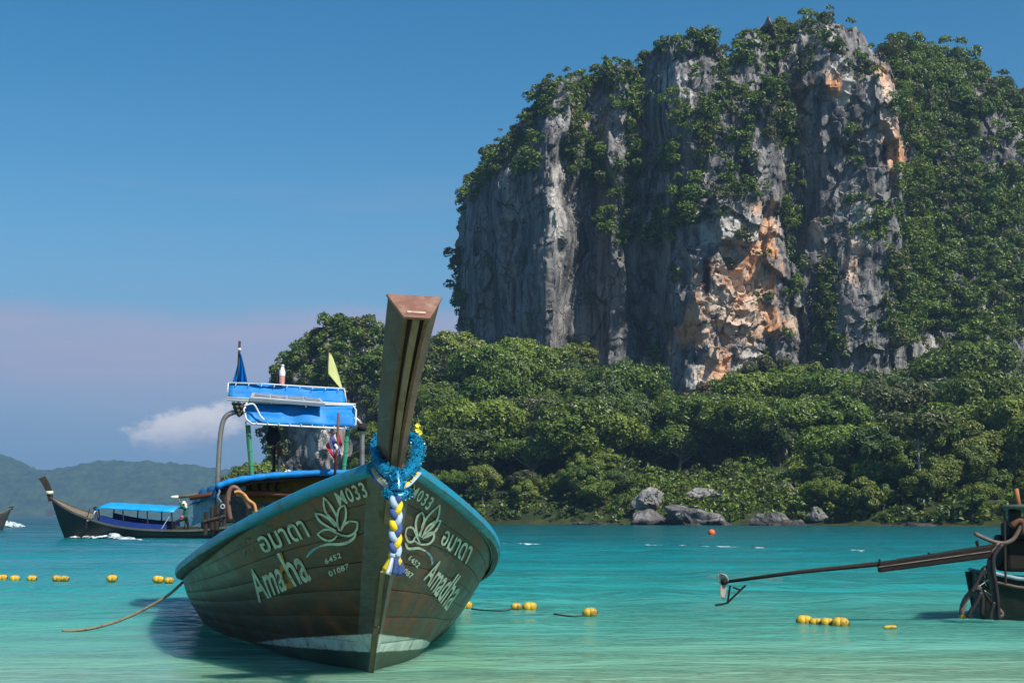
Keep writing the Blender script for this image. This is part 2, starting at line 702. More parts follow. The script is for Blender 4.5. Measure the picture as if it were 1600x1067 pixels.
M_WATER = water_material()
M_ROCK = rock_material()
M_LEAF = leaf_material('tree_leaves', 'object')
M_LEAFMASS = leaf_material('bush_leaves', 'attr')
M_GROUND = ground_material()
M_HILL = hill_material()
M_BARK = wood('bark', (.16, .13, .10), (.09, .07, .055), 2, (1, 1, .3), .9, .1, .5)
M_PALEBARK = wood('pale_bark', (.42, .38, .33), (.28, .25, .21), 2, (1, 1, .3), .9, .1, .4)

# ------------------------------------------------------------------ sea, land
def build_sea():
    near = np.geomspace(4.0, 150, 330)
    yk = np.concatenate([np.linspace(-280, -8, 8), np.linspace(-6, 3.6, 8), near, np.geomspace(156, 3900, 34)])
    xin = np.linspace(-24, 24, 260)
    xk = np.concatenate([-np.geomspace(2400, 25, 44), xin, np.geomspace(25, 2400, 44)])
    X, Y = np.meshgrid(xk, yk)
    fade = np.clip((Y - 3) / 4, 0, 1) * np.clip((160 - Y) / 60, 0, 1)
    wx, wy = X + fbm(X * .2, Y * .2, 0, 2, 4) * 1.5, Y + fbm(X * .15, Y * .3, 5, 2, 6) * 1.2
    Z = fbm(wx * .28, wy * .55, 0, 3, 41) * .050 + fbm(wx * .75, wy * 1.7, 2, 3, 43) * .055 * np.clip(60 / np.maximum(Y, 8) - .4, 0, 1)
    calm = np.clip(.35 + 1.1 * (fbm(X * .06, Y * .09, 7, 2, 47) + .35), .2, 1.3)
    Z = Z * fade * calm * np.clip((np.abs(X) < 200), 0, 1)
    V = np.stack([X, Y, Z], -1).reshape(-1, 3)
    me = quads_mesh('sea', V, grid_quads(len(yk), len(xk)), True)
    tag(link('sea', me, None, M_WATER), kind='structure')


build_sea()
# the sandy bottom close to the beach, under the sheet of water
_m = NT('sand')
_n = _m.noise(_m.coord('World', (.6, .6, .6)), 1, 6, .6)
_m.set(_m.mix(_m.ramp(_n, .3, .7), (.42, .36, .25), (.34, .29, .19)), .95, .1)
M_SAND = _m.m


def build_seabed():
    xk, yk = np.linspace(-2400, 2400, 40), np.concatenate([np.linspace(-280, 0, 8), np.geomspace(2, 3900, 40)])
    X, Y = np.meshgrid(xk, yk)
    Z = -0.45 - np.clip((Y - 5) * .02, 0, 3.0)
    Z = np.where(Y < 4, -.45 + (4 - Y) * .09, Z)
    Z = np.minimum(Z, 2.2)
    me = quads_mesh('beach', np.stack([X, Y, Z], -1).reshape(-1, 3), grid_quads(len(yk), len(xk)), True)
    tag(link('beach', me, None, M_SAND), kind='structure')


build_seabed()

SH_PX = [300, 345, 430, 560, 700, 800, 1000, 1200, 1400, 1600, 1900, 2300]
SH_Y = [262, 246, 226, 208, 196, 190, 181, 172, 161, 150, 150, 250]
TT_PX = [300, 345, 400, 430, 480, 560, 640, 720, 800, 860, 900, 960, 1000, 1060, 1110, 1150, 1220, 1270, 1330, 1400, 1450, 1520, 1570, 1640, 1900, 2300]
TT_PY = [806, 800, 745, 722, 690, 600, 556, 546, 553, 562, 542, 575, 604, 604, 612, 578, 548, 560, 565, 588, 592, 562, 588, 600, 640, 806]
Y_FOOT = 252.0
TREE_H = 8.5


def shore(px):
    return np.interp(px, SH_PX, SH_Y)


def foot_z(px):
    py = np.interp(px, TT_PX, TT_PY)
    b = (533.5 - py) / 2222.2
    sl = (math.sin(PITCH) + b * math.cos(PITCH)) / (math.cos(PITCH) - b * math.sin(PITCH))
    return np.maximum(CAM_H + sl * Y_FOOT - TREE_H, -1.0)


def land_z(px, Y):
    s = shore(px)
    q = np.clip((Y - s) / (Y_FOOT - s), -0.3, 2.0)
    prof = np.where(q < 0, q * 6, np.where(q < 1, .10 * np.minimum(q * 12, 1) + .90 * q ** 1.15, 1 + (q - 1) * .3))
    z = np.where(q < 0, q * 6, prof * foot_z(px))
    X = (px - 800) / 2222.2 * Y
    return z + fbm(X * .07, Y * .07, 0, 4, 5) * 1.6 * np.clip(q * 3, 0, 1)


def build_land():
    pk = np.linspace(300, 2300, 260)
    qk = np.linspace(-.12, 1.9, 70)
    P, Q = np.meshgrid(pk, qk)
    Y = shore(P) + Q * (Y_FOOT - shore(P))
    Z = land_z(P, Y)
    X = (P - 800) / 2222.2 * Y
    me = quads_mesh('hillside', np.stack([X, Y, Z], -1).reshape(-1, 3), grid_quads(len(qk), len(pk)), True)
    tag(link('hillside', me, None, M_GROUND), kind='structure')


build_land()


def build_far_hills():
    # two ridges, one behind the other, far across the bay
    for nm, Y0, prof, seed in (('distant_hills', 3000., [(-900, 700), (-300, 712), (0, 713), (60, 738), (110, 733), (160, 722), (230, 724), (300, 728), (345, 736), (420, 748), (520, 752), (700, 770), (900, 806)], 3),
                               ):
        pk = np.linspace(-500, 900, 520)
        top = np.interp(pk, [p[0] for p in prof], [p[1] for p in prof])
        H = np.maximum((806 - top) / 2222.2 * Y0 * 1.02, 0)
        qk = np.linspace(0, 1.6, 60)
        P, Q = np.meshgrid(pk, qk)
        Hh = np.broadcast_to(H, P.shape)
        Y = Y0 - 340 * (1 - Q) + fbm(P * .008, Q * 2, 0, 3, seed) * 25
        X = (P - 800) / 2222.2 * Y0
        prof_q = np.where(Q < 1, np.sin(np.clip(Q, 0, 1) * math.pi / 2) ** .85, np.cos((Q - 1) * 1.2))
        Z = Hh * prof_q
        amp = np.clip(Hh / 40, 0, 1) * 1.9
        X, Y = X * .5, Y * .5
        Z = Z + (fbm(X * .02, Y * .03, 0, 3, seed + 1) * 3 * np.sin(np.clip(Q, 0, 1) * math.pi) + (np.abs(fbm(X * .11, Y * .09, 0, 3, seed + 2)) * 5.5 + fbm(X * .23, Y * .2, 0, 2, seed + 5) * 1.8 - 1.5) * np.clip(Q * 6, 0, 1)) * amp
        Z = np.where(Q <= 0, -.6, Z)
        X, Y = X * 2, Y * 2
        me = quads_mesh(nm, np.stack([X, Y, Z], -1).reshape(-1, 3), grid_quads(len(qk), len(pk)), True)
        tag(link(nm, me, None, M_HILL), kind='structure')


build_far_hills()


# ------------------------------------------------------------------ the limestone cliffs
def gauss(PX, PY, items):
    s = np.zeros_like(PX)
    for it in items:
        cx, cy_, rx, ry = it[:4]
        a = it[4] if len(it) > 4 else 1.0
        s = np.maximum(s, a * np.exp(-(((PX - cx) / rx) ** 2 + ((PY - cy_) / ry) ** 2) * 1.1))
    return s


class Cliff:
    pass


def make_cliff(name, contour, offs, D, px0, px1, step, rows, zbase, seed, back, marks, caprow=10, capstep=4.0, slope=None, label=None):
    """rock wall: plan line (offs, metres behind D for each px) raised to the skyline, with buttresses, flutes and fractures"""
    cx, cy_ = [c[0] for c in contour], [c[1] for c in contour]
    pf = np.arange(px0, px1, step)
    nb = 40
    tb = np.linspace(1, 0, nb, endpoint=False)
    pxs = np.concatenate([px0 + 16 * tb ** 2 + 3 * np.sin(tb * 3), pf])
    backo = np.concatenate([back * tb ** 1.2, np.zeros_like(pf)])
    nc = len(pxs)
    t = np.concatenate([np.linspace(0, 1, rows)])
    T, P = np.meshgrid(t, pxs, indexing='ij')
    BO = np.broadcast_to(backo, P.shape)
    topy = np.interp(P, cx, cy_)
    # design row in picture units
    base_py = 806 - zbase / D * 2222.2
    PY = base_py + (topy - base_py) * T
    warp = fbm(P * .012, PY * .006, 0, 3, seed) * 27 + fbm(P * .03, PY * .012, 0, 2, seed + 3) * 8
    edge = np.clip((P - px0) / 60, 0, 1) * (BO <= 0)
    off = np.interp(P + warp * edge, [o[0] for o in offs], [o[1] for o in offs]) + BO
    k = np.maximum(1, 0)
    # skyline converted at its own distance
    b = (533.5 - PY) / 2222.2
    den = np.cos(PITCH) - b * np.sin(PITCH)
    sl = (np.sin(PITCH) + b * np.cos(PITCH)) / den
    Yb = D + off
    if slope is not None:
        Yb = Yb + slope(P, T, CAM_H + sl * Yb)
    X = (P - 800) / 2222.2 / den * np.where(BO > 0, D + np.interp(px0, [o[0] for o in offs], [o[1] for o in offs]) + BO * .9, Yb)
    Z = CAM_H + sl * Yb
    Y = Yb.copy()
    # relief along the outward direction of the plan
    big = fbm(X * .055, Y * .055, Z * .035, 4, seed + 11)
    flute = ridged(X * .26 + fbm(X * .1, Z * .05, 0, 2, seed + 2) * 1.2, Z * .035, Y * .05, 4, seed + 21)
    med = fbm(X * .22, Y * .22, Z * .16, 4, seed + 31)
    crack = ridged(X * .35, Z * .5, Y * .2, 3, seed + 41)
    fin = fbm(X * .9, Y * .9, Z * .6, 3, seed + 51)
    om = np.clip(gauss(P, PY, marks['block']), 0, 1) if marks.get('block') else 0
    rough = np.clip(np.maximum(np.maximum(om, .22), gauss(P, PY, marks.get('rough', [(0, 0, 1, 1, 0)]))), 0, 1)
    wx, wz = X + med * 1.2, Z + med * 1.0
    blk = cells(wx * .135, Y * .14, wz * .085, seed + 5) - .5
    blk2 = cells(wx * .62, Y * .5, wz * .42, seed + 6) - .5
    disp = -big * 4.6 - flute * 1.15 * (1 - .75 * rough) - med * 1.3 - fin * .35 - crack * .6 * (.3 + om)
    disp = disp - blk * (1.8 + 3.6 * rough) - blk2 * (.3 + .75 * rough)
    # horizontal fractures: ledges that step in and out
    led = np.floor((Z * .42 + med * 1.6 + fbm(X * .06, Z * .05, 0, 2, seed + 9) * 2.5))
    disp = disp - (_h(led, led * 0, led * 0, seed) - .5) * 1.5 * (.35 + .9 * om)
    # rounding at the brow
    brow = np.clip((T - .86) / .14, 0, 1)
    disp = disp + brow ** 2 * 5.0
    side = np.clip(BO / 12, 0, 1)
    Yd = Y + disp * (1 - side)
    Xd = X + disp * .8 * side
    Zd = Z + fbm(X * .3, Y * .3, Z * .3, 3, seed + 61) * .9 * np.clip(T * 8, 0, 1)
    Zd = Zd * (1 + brow ** 2 * 5.0 / D)
    # rocky brow rising and falling
    Zd = Zd + np.clip((T - .8) / .2, 0, 1) * (ridged(X * .3, Y * .3, 0, 3, seed + 71) * 1.6 - .6)
    # cap going back
    capY, capX, capZ = [], [], []
    for j in range(1, caprow + 1):
        f = j / caprow
        capY.append(Yd[-1] + capstep * j)
        capX.append(Xd[-1] + 0 * f)
        capZ.append(Zd[-1] - (1 - math.cos(f * 1.4)) * 9 + fbm(Xd[-1] * .2, (Yd[-1] + capstep * j) * .2, 0, 3, seed + 81) * 1.2)
    Xa, Ya, Za = np.vstack([Xd] + [capX]), np.vstack([Yd] + [capY]), np.vstack([Zd] + [capZ])
    nr = rows + caprow
    PXa = np.vstack([P] + [P[-1:]] * caprow)
    PYa = np.vstack([PY] + [PY[-1:]] * caprow)
    V = np.stack([Xa, Ya, Za], -1).reshape(-1, 3)
    nz = fbm(Xa * .25, Za * .2, Ya * .1, 4, seed + 91)
    nz2 = fbm(Xa * .7, Za * .35, Ya * .3, 3, seed + 95)
    at_ = {}
    for nm in ('orange', 'pale', 'stain'):
        g = gauss(PXa, PYa, marks.get(nm, [])) if marks.get(nm) else np.zeros_like(PXa)
        gg = np.clip((g + nz * .5 + nz2 * .45 - .26) * 3.0, 0, 1)
        at_[nm] = np.where(g < .08, 0, gg).ravel()
    me = quads_mesh(name, V, grid_quads(nr, nc), True, at_)
    try:
        me.set_sharp_from_angle(angle=R(48))
    except Exception:
        pass
    o = link(name, me, None, M_ROCK)
    c = Cliff()
    c.o, c.V, c.PX, c.PY, c.nr, c.nc = o, V.reshape(nr, nc, 3), PXa, PYa, nr, nc
    c.cap = np.concatenate([np.zeros(rows), np.ones(caprow)])[:, None] * np.ones((1, nc))
    # outward normals
    dr = np.gradient(c.V, axis=0)
    dc = np.gradient(c.V, axis=1)
    nn = np.cross(dc, dr)
    nn /= np.linalg.norm(nn, axis=-1, keepdims=True) + 1e-9
    c.Nn = nn
    c.area = np.linalg.norm(np.cross(dc, dr), axis=-1)
    c.topy = np.vstack([topy] + [topy[-1:]] * caprow)
    return c


MAIN_CONTOUR = [(700, 560), (722, 420), (728, 300), (738, 285), (752, 268), (770, 246), (800, 212), (822, 186), (845, 152), (870, 130), (905, 116), (925, 120), (945, 104), (962, 98), (975, 112), (988, 118), (1005, 116), (1013, 82), (1030, 66),
                (1050, 54), (1075, 45), (1090, 46), (1108, 50), (1128, 62), (1138, 80), (1152, 88), (1165, 82), (1174, 58), (1185, 40), (1205, 33), (1230, 30), (1262, 24), (1285, 21), (1310, 27), (1330, 40), (1352, 45), (1372, 62),
                (1390, 72), (1410, 84), (1440, 86), (1470, 95), (1500, 98), (1530, 108), (1555, 122), (1575, 135), (1590, 150), (1620, 162), (1700, 205), (1800, 300), (1900, 360), (2000, 420), (2150, 520)]
MAIN_OFFS = [(700, 30), (722, 25), (745, 15), (770, 14), (790, 7), (815, 6), (842, -1), (862, -4), (874, -4), (882, 2), (890, 6), (905, 9), (930, 7), (955, 1), (972, 0), (985, 5), (1005, 4), (1022, 0), (1038, -7), (1056, -10), (1078, -12), (1110, -12.5), (1160, -12), (1205, -10), (1222, -7), (1236, -4),
             (1252, -3), (1266, -4.5), (1280, -7), (1298, -9), (1335, -10), (1370, -9.5), (1390, -8), (1402, -4), (1420, -2), (1460, 1), (1520, 0), (1600, 2), (1700, 10), (1900, 30), (2150, 60)]
MARKS = {
    'orange': [(1150, 490, 66, 56), (1108, 445, 30, 40), (1200, 365, 20, 50), (1180, 330, 20, 20, .8), (1120, 560, 30, 40, .9), (1385, 125, 12, 36, .85), (1387, 200, 14, 48, .9), (1402, 250, 14, 30), (1243, 165, 28, 50, .75), (1330, 410, 16, 32, .7),
               (1300, 130, 14, 30, .5), (905, 180, 12, 30, .55), (1575, 640, 12, 30, .8), (1180, 500, 60, 30), (1170, 440, 50, 50, .85), (1090, 520, 40, 30, .8), (1280, 355, 14, 30, .5)],
    'pale': [(868, 330, 12, 70, .9), (1310, 120, 16, 50), (1150, 350, 70, 50, .8), (1100, 590, 30, 30), (1452, 560, 12, 34), (1340, 345, 18, 40, .9), (1280, 365, 14, 30, .8), (960, 170, 20, 40, .6), (1060, 140, 30, 60, .5), (1180, 560, 50, 30, .7), (1230, 60, 60, 30, .4)],
    'stain': [(1103, 435, 7, 40, 1.1), (1236, 160, 7, 36, .7), (1384, 235, 6, 26, .6), (1125, 540, 6, 30, .6)],
    'rough': [(1150, 300, 170, 200), (1130, 120, 180, 130), (1300, 200, 120, 220), (960, 160, 70, 70, .8), (1280, 420, 70, 160, .8), (880, 320, 26, 120, .6), (1150, 500, 110, 120)],
    'block': [(1150, 450, 90, 150), (1390, 180, 40, 120, .7), (1300, 120, 60, 80, .5)],
}


def right_slope(P, T, Z):
    k = np.clip((P - 1400) / 50, 0, 1)
    return k * (np.maximum(Z - 22, 0) * .42)


cliff = make_cliff('limestone_cliff', MAIN_CONTOUR, MAIN_OFFS, 262., 727, 1960, 1.9, 330, 6.0, 21, 60., MARKS, slope=right_slope)
tag(cliff.o, 'huge grey limestone cliff with orange streaked face rising above the forest', 'cliff')

LEFT_CONTOUR = [(425, 720), (436, 640), (444, 575), (455, 562), (475, 545), (490, 530), (520, 522), (560, 520), (600, 528), (640, 545), (680, 560), (720, 590), (760, 640)]
LEFT_OFFS = [(425, 14), (440, 10), (470, 4), (500, 0), (530, -2), (560, 2), (600, 0), (660, 4), (760, 8)]
outcrop = make_cliff('rock_outcrop', LEFT_CONTOUR, LEFT_OFFS, 240., 436, 740, 1.9, 150, 1.0, 77, 40., {'pale': [(500, 690, 60, 40, .5)]}, caprow=8, capstep=3.0)
tag(outcrop.o, 'lower grey rock outcrop topped by trees behind the moored boat', 'rock outcrop')


# ------------------------------------------------------------------ foliage
def leaf_quads(centres, normals, size, g, elong=1.5):
    n = len(centres)
    nn = normals + g.normal(0, .38, (n, 3))
    nn /= np.linalg.norm(nn, axis=1, keepdims=True) + 1e-9
    a = np.cross(nn, g.normal(0, 1, (n, 3)))
    a /= np.linalg.norm(a, axis=1, keepdims=True) + 1e-9
    b = np.cross(nn, a)
    s = (size * g.uniform(.6, 1.35, n))[:, None]
    fold = nn * s * .25
    V = np.stack([centres + a * s * elong * .5, centres + b * s * .5 + fold, centres - a * s * elong * .5, centres - b * s * .5 + fold], 1).reshape(-1, 3)
    return V


def clump_leaves(cc, cr, n, g, size, up=.35):
    d = g.normal(0, 1, (n, 3))
    d[:, 2] = d[:, 2] + up
    d /= np.linalg.norm(d, axis=1, keepdims=True)
    rr = cr * g.uniform(.62, 1.06, n) ** .7
    lump = 1 + .22 * noise3(d[:, 0] * 2.2 + cc[0], d[:, 1] * 2.2 + cc[1], d[:, 2] * 2.2 + cc[2], 5)
    c = np.asarray(cc) + d * (rr * lump)[:, None] * np.array([1, 1, .78])
    return c, d


def crown_mesh(name, seed, rad=3.6, hgt=5.0, z0=3.2, nclump=18, leaves=170, size=.46, flat=1.0):
    g = np.random.default_rng(seed)
    Vs, cl = [], []
    for i in range(nclump):
        for _ in range(30):
            d = g.normal(0, 1, 3)
            d /= np.linalg.norm(d)
            q = g.uniform(.25, 1) ** .5
            p = np.array([d[0] * rad * q, d[1] * rad * q, z0 + hgt * .5 + d[2] * hgt * .5 * q * flat])
            if p[2] < z0 + .1 * hgt and g.random() < .7:
                continue
            if all(np.linalg.norm(p - c[0]) > .55 * rad * .6 for c in cl):
                break
        r = g.uniform(.28, .46) * rad * (1.12 - .35 * q)
        cl.append((p, r))
        c, dd = clump_leaves(p, r, int(leaves * (r / (.36 * rad)) ** 2), g, size)
        rad_d = c - np.array([0, 0, z0 + hgt * .3])
        rad_d /= np.linalg.norm(rad_d, axis=1, keepdims=True)
        Vs.append(leaf_quads(c, dd * .65 + rad_d * .45, np.full(len(c), size), g))
    V = np.concatenate(Vs)
    me = quads_mesh(name, V, np.arange(len(V)).reshape(-1, 4), False)
    me.materials.append(M_LEAF)
    return me, cl


def trunk_mesh(name, seed, cl, z0, r0=.26, mat=None, lean=.4):
    g = np.random.default_rng(seed)
    mb = MB()
    tip = np.array([g.normal(0, lean), g.normal(0, lean), z0 + 2.4])
    mb.tube([(0, 0, -1.2), (tip[0] * .2, tip[1] * .1, z0 * .4), (tip[0] * .6, tip[1] * .7, z0 * .85), tip], [r0 * 1.25, r0, r0 * .8, r0 * .45], 7)
    for p, r in cl[::2]:
        f = g.uniform(.55, .95)
        s = np.array([tip[0] * f, tip[1] * f, z0 * (.3 + .7 * f)])
        m = (s + p) / 2 + np.array([0, 0, -.3])
        mb.tube([s, m, p], [r0 * .45, r0 * .3, r0 * .12], 5)
    me = bpy.data.meshes.new(name)
    me.from_pydata(mb.v, [], mb.f)
    me.polygons.foreach_set('use_smooth', [True] * len(mb.f))
    me.materials.append(mat or M_BARK)
    return me


TREE_KINDS = []
for i, (rad, hgt, z0, ncl, fl) in enumerate([(3.6, 4.6, 2.6, 20, 1.0), (4.4, 4.0, 3.4, 24, .9), (3.0, 5.4, 2.4, 18, 1.0), (3.9, 5.2, 2.2, 24, 1.0), (4.8, 3.4, 4.2, 24, .8), (2.6, 3.6, 1.6, 14, 1.0), (3.3, 4.4, 1.5, 20, 1.0), (4.2, 4.8, 2.0, 26, 1.0)]):
    me, cl = crown_mesh('crown', 100 + i, rad, hgt, z0, ncl, [420, 340, 480, 380, 260, 420, 520, 330][i], [.26, .29, .24, .27, .31, .26, .22, .31][i], fl)
    TREE_KINDS.append((me, trunk_mesh('trunk', 200 + i, cl, z0, .26, M_PALEBARK if i in (1, 4) else M_BARK), z0 + hgt))
_me, _cl = crown_mesh('crown', 140, 4.3, 3.8, 7.2, 24, 150, .43, .85)
TALL_TRUNK = trunk_mesh('trunk', 333, _cl, 7.2, .17, M_PALEBARK, .5)
TREE_KINDS.append((_me, TALL_TRUNK, 11.0))

GREENS = {
    'deep': (.060, .100, .016), 'mid': (.095, .150, .016), 'fresh': (.120, .176, .017), 'lime': (.140, .178, .024), 'olive': (.088, .098, .028), 'brown': (.090, .074, .034),
}
LOOK = {'deep': 'dark green', 'mid': 'mid green', 'fresh': 'bright green', 'lime': 'yellow green', 'olive': 'olive green', 'brown': 'brownish'}


def plant_tree(pos, kind, s, rz, tone, label, group=None, name='tree', trunk=None, sz=None, cat='tree'):
    cm, tm, hh = TREE_KINDS[kind]
    o = empty(name, pos, (0, 0, rz))
    o.scale = (s, s, s * (sz or 1))
    tag(o, label, cat, group)
    c = bpy.data.objects.new('crown', cm)
    C.objects.link(c)
    c.parent = o
    j = rng.uniform(.82, 1.2)
    b = GREENS[tone]
    c.color = (b[0] * j * rng.uniform(.9, 1.12), b[1] * j, b[2] * j * rng.uniform(.85, 1.15), 1)
    t = bpy.data.objects.new('trunk', trunk or tm)
    C.objects.link(t)
    t.parent = o
    return o


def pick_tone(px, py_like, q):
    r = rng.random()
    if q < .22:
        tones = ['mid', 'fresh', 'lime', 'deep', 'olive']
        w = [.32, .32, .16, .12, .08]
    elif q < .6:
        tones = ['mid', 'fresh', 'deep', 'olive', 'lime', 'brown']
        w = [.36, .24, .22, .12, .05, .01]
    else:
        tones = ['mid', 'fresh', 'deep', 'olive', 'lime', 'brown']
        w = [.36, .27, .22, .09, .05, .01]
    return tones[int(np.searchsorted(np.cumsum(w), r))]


COLS = [(430, 'behind the canopy posts'), (520, 'behind the blue canopy'), (610, 'just left of the prow'), (690, 'just right of the prow'), (760, 'below the dark left cliff edge'),
        (840, 'below the dark left wall'), (920, 'left of the dark gully'), (1000, 'below the shaded gully'), (1075, 'left of the orange face'), (1150, 'under the orange face left'),
        (1225, 'under the orange face right'), (1300, 'right of the orange face'), (1380, 'below the second buttress'), (1460, 'above the propeller shaft'),
        (1540, 'above the stern hoses'), (1620, 'at the right picture edge'), (9999, 'beyond the engine boat')]
ROWS = [(.12, 'waterline'), (.34, 'lower slope'), (.58, 'middle slope'), (.80, 'upper slope'), (9, 'cliff foot')]


def zone_name(px, q):
    c = next(n for x, n in COLS if px < x)
    r = next(n for x, n in ROWS if q < x)
    return ('at the ' if r in ('waterline', 'cliff foot') else 'on the ') + r + ', ' + c


USED = {}


def plant_forest():
    pts = []
    n = 0
    tries = 0
    bare = [(1010, 770, 40, 40), (1100, 790, 60, 40), (1180, 775, 60, 45), (1230, 780, 50, 45)]
    while n < 282 and tries < 40000:
        tries += 1
        px = rng.uniform(352, 1760)
        s = float(shore(px))
        q = rng.uniform(.0, 1.0)
        Y = s + 2.0 + q * (Y_FOOT + 2 - s)
        if px < 640 and q > .72:
            continue
        if 418 < px < 572:
            continue
        z = float(land_z(np.array(px), np.array(Y)))
        X = (px - 800) / 2222.2 * Y
        py = 806 - (z - CAM_H) / Y * 2222.2
        if any(abs(px - b[0]) < b[2] and abs(py - b[1]) < b[3] for b in bare):
            continue
        if px > 1640 and rng.random() < .6:
            continue
        big = rng.uniform(.5, .75) if q < .12 else rng.choice([rng.uniform(.75, 1.0), rng.uniform(1.0, 1.5)])
        dmin = 2.55 * (1.15 if px < 640 else 1) * (big ** .8) * (1.25 if .15 < q < .8 else .92)
        if any((X - a) ** 2 + (Y - b) ** 2 < (dmin * .5 + c * .5) ** 2 for a, b, c in pts):
            continue
        pts.append((X, Y, dmin))
        kind = int(rng.integers(0, 8))
        if q < .12:
            kind = [5, 6, 3, 0][int(rng.integers(0, 4))]
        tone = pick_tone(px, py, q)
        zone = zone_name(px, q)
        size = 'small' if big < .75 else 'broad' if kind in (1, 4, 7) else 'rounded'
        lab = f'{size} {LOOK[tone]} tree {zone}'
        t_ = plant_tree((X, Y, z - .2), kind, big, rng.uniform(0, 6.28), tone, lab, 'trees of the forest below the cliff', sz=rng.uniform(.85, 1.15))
        USED.setdefault(lab, []).append((t_, X, z))
        n += 1
    return n


def tree_at(px, py_base, Y, kind, s, tone, label, trunk=None, sz=1.0, cat='tree'):
    X, _, z = at(px, py_base, Y)
    return plant_tree((X, Y, z), kind, s, rng.uniform(0, 6), tone, label, None, trunk=trunk, sz=sz, cat=cat)


NT_ = plant_forest()
for lab, L_ in USED.items():
    if len(L_) == 2:
        L_.sort(key=lambda q: q[1])
        L_[0][0]['label'] = lab.replace(' tree ', ' tree, left twin ', 1)
        L_[1][0]['label'] = lab.replace(' tree ', ' tree, right twin ', 1)
    elif len(L_) > 2:
        L_.sort(key=lambda q: q[1])
        for k, w in enumerate(('leftmost', 'second leftmost', 'third leftmost', 'fourth leftmost', 'fifth leftmost')[:len(L_)]):
            L_[k][0]['label'] = w + ' ' + lab
tree_at(1438, 770, 166, 8, .86, 'olive', 'tall tree with a bare pale trunk standing above the right shore')
tree_at(802, 672, 232, 3, 1.25, 'mid', 'tall tree with a slender brown trunk on the slope left of the cliff', None, 1.35)
tree_at(728, 622, 246, 0, 1.05, 'brown', 'russet brown crowned tree at the foot of the cliff, left end')
tree_at(880, 742, 206, 7, 1.5, 'olive', 'very broad olive brown tree halfway down the slope right of the prow')
tree_at(905, 606, 249, 2, 1.05, 'lime', 'pale yellow green tree standing highest against the dark cliff wall')
tree_at(1520, 640, 244, 4, 1.5, 'fresh', 'broad umbrella shaped bright tree at the cliff foot on the right')
tree_at(1352, 812, 166, 5, .9, 'lime', 'glowing yellow green bush at the waterline between two rocks')
tree_at(1080, 700, 215, 3, 1.1, 'mid', 'dense tree in front of the lowest tip of the orange rock')
tree_at(388, 806, 234, 6, 1.3, 'lime', 'sunlit yellow green tree at the left tip of the headland')
tree_at(352, 808, 240, 5, 1.0, 'mid', 'low tree at the very end of the headland beside the boat roof post')
tree_at(404, 792, 236, 3, 1.0, 'fresh', 'rounded tree on the headland tip left of the bare outcrop wall')


# leaves growing on the rock: nobody could count the bushes
VEG = [(760, 262, 30, 38, 1.), (800, 222, 42, 42, 1.), (862, 150, 62, 52, 1.), (842, 225, 26, 60, .9), (925, 125, 42, 32, 1.), (882, 245, 14, 60, .7), (745, 285, 18, 40, .8), (985, 150, 26, 60, .9), (962, 265, 34, 62, 1.), (1000, 345, 36, 42, 1.),
       (985, 225, 18, 50, .8), (930, 270, 20, 60, .7), (1032, 85, 22, 30, .5), (1090, 52, 36, 12, .7), (1062, 220, 34, 46, .65), (1100, 285, 32, 66, .85), (1082, 335, 34, 24, .9), (1132, 165, 44, 56, .8), (1155, 95, 26, 40, .9), (1190, 130, 34, 60, .85),
       (1232, 60, 40, 36, .7), (1220, 205, 22, 26, .95), (1172, 240, 24, 24, .6), (1240, 330, 20, 28, .95), (1158, 365, 9, 13, .9), (1288, 480, 20, 60, .85), (1300, 545, 16, 40, .9), (1200, 430, 10, 10, .8), (1262, 410, 24, 14, .7), (1352, 100, 20, 46, .5),
       (1300, 65, 50, 20, .5), (1058, 422, 18, 10, .9), (1020, 540, 20, 18, .9), (728, 445, 10, 85, 1.), (740, 500, 8, 40, .7), (1335, 260, 16, 60, .25), (1410, 180, 14, 20, .5), (1190, 300, 30, 24, .4), (1150, 300, 40, 16, .7), (1265, 350, 10, 80, .25),
       (1080, 180, 36, 70, .55), (1040, 150, 20, 40, .5), (1105, 110, 30, 30, .6), (1140, 215, 30, 40, .7), (1205, 90, 30, 50, .7), (1260, 90, 30, 30, .5), (1245, 270, 16, 50, .6), (1320, 190, 16, 60, .4), (1300, 440, 18, 40, .7), (1235, 440, 14, 40, .6), (960, 330, 20, 60, .8), (1000, 290, 24, 50, .8), (870, 210, 30, 30, .8), (815, 260, 20, 30, .6), (1060, 300, 18, 30, .7), (950, 400, 40, 30, .3), (1330, 300, 20, 30, .5), (1345, 480, 22, 60, .5)]


def joined_foliage(name, items, label=None, mat=M_LEAFMASS, seed=5, leaf=.40, dens=11.0, kind='stuff'):
    """items: (x,y,z, radius, tone rgb, normal) -> one mass of leaves"""
    g = np.random.default_rng(seed)
    Vs, Ts = [], []
    for (p, r, col, nrm) in items:
        nsub = 1 if r < .8 else 3 if r < 1.5 else 5
        for k in range(nsub):
            d = g.normal(0, 1, 3) * .55
            c0 = np.asarray(p) + (d * r if nsub > 1 else 0) + np.asarray(nrm) * r * .35
            rr = r * (1 if nsub == 1 else g.uniform(.45, .75))
            n = max(10, int(dens * rr * rr / (leaf / .4) ** 2 * 2.2))
            c, dd = clump_leaves(c0, rr, n, g, leaf, .45)
            keep = (dd @ (np.asarray(nrm) + np.array([0, -.5, .6]))) > -.45
            c, dd = c[keep], dd[keep]
            Vs.append(leaf_quads(c, dd, np.full(len(c), leaf), g))
            t = np.asarray(col) * g.uniform(.8, 1.2)
            Ts.append(np.repeat(t[None], len(c) * 4, 0))
    V, T = np.concatenate(Vs), np.concatenate(Ts)
    me = quads_mesh(name, V, np.arange(len(V)).reshape(-1, 4), False, {'tint': T})
    o = link(name, me, None, mat)
    return tag(o, label, None, None, kind)


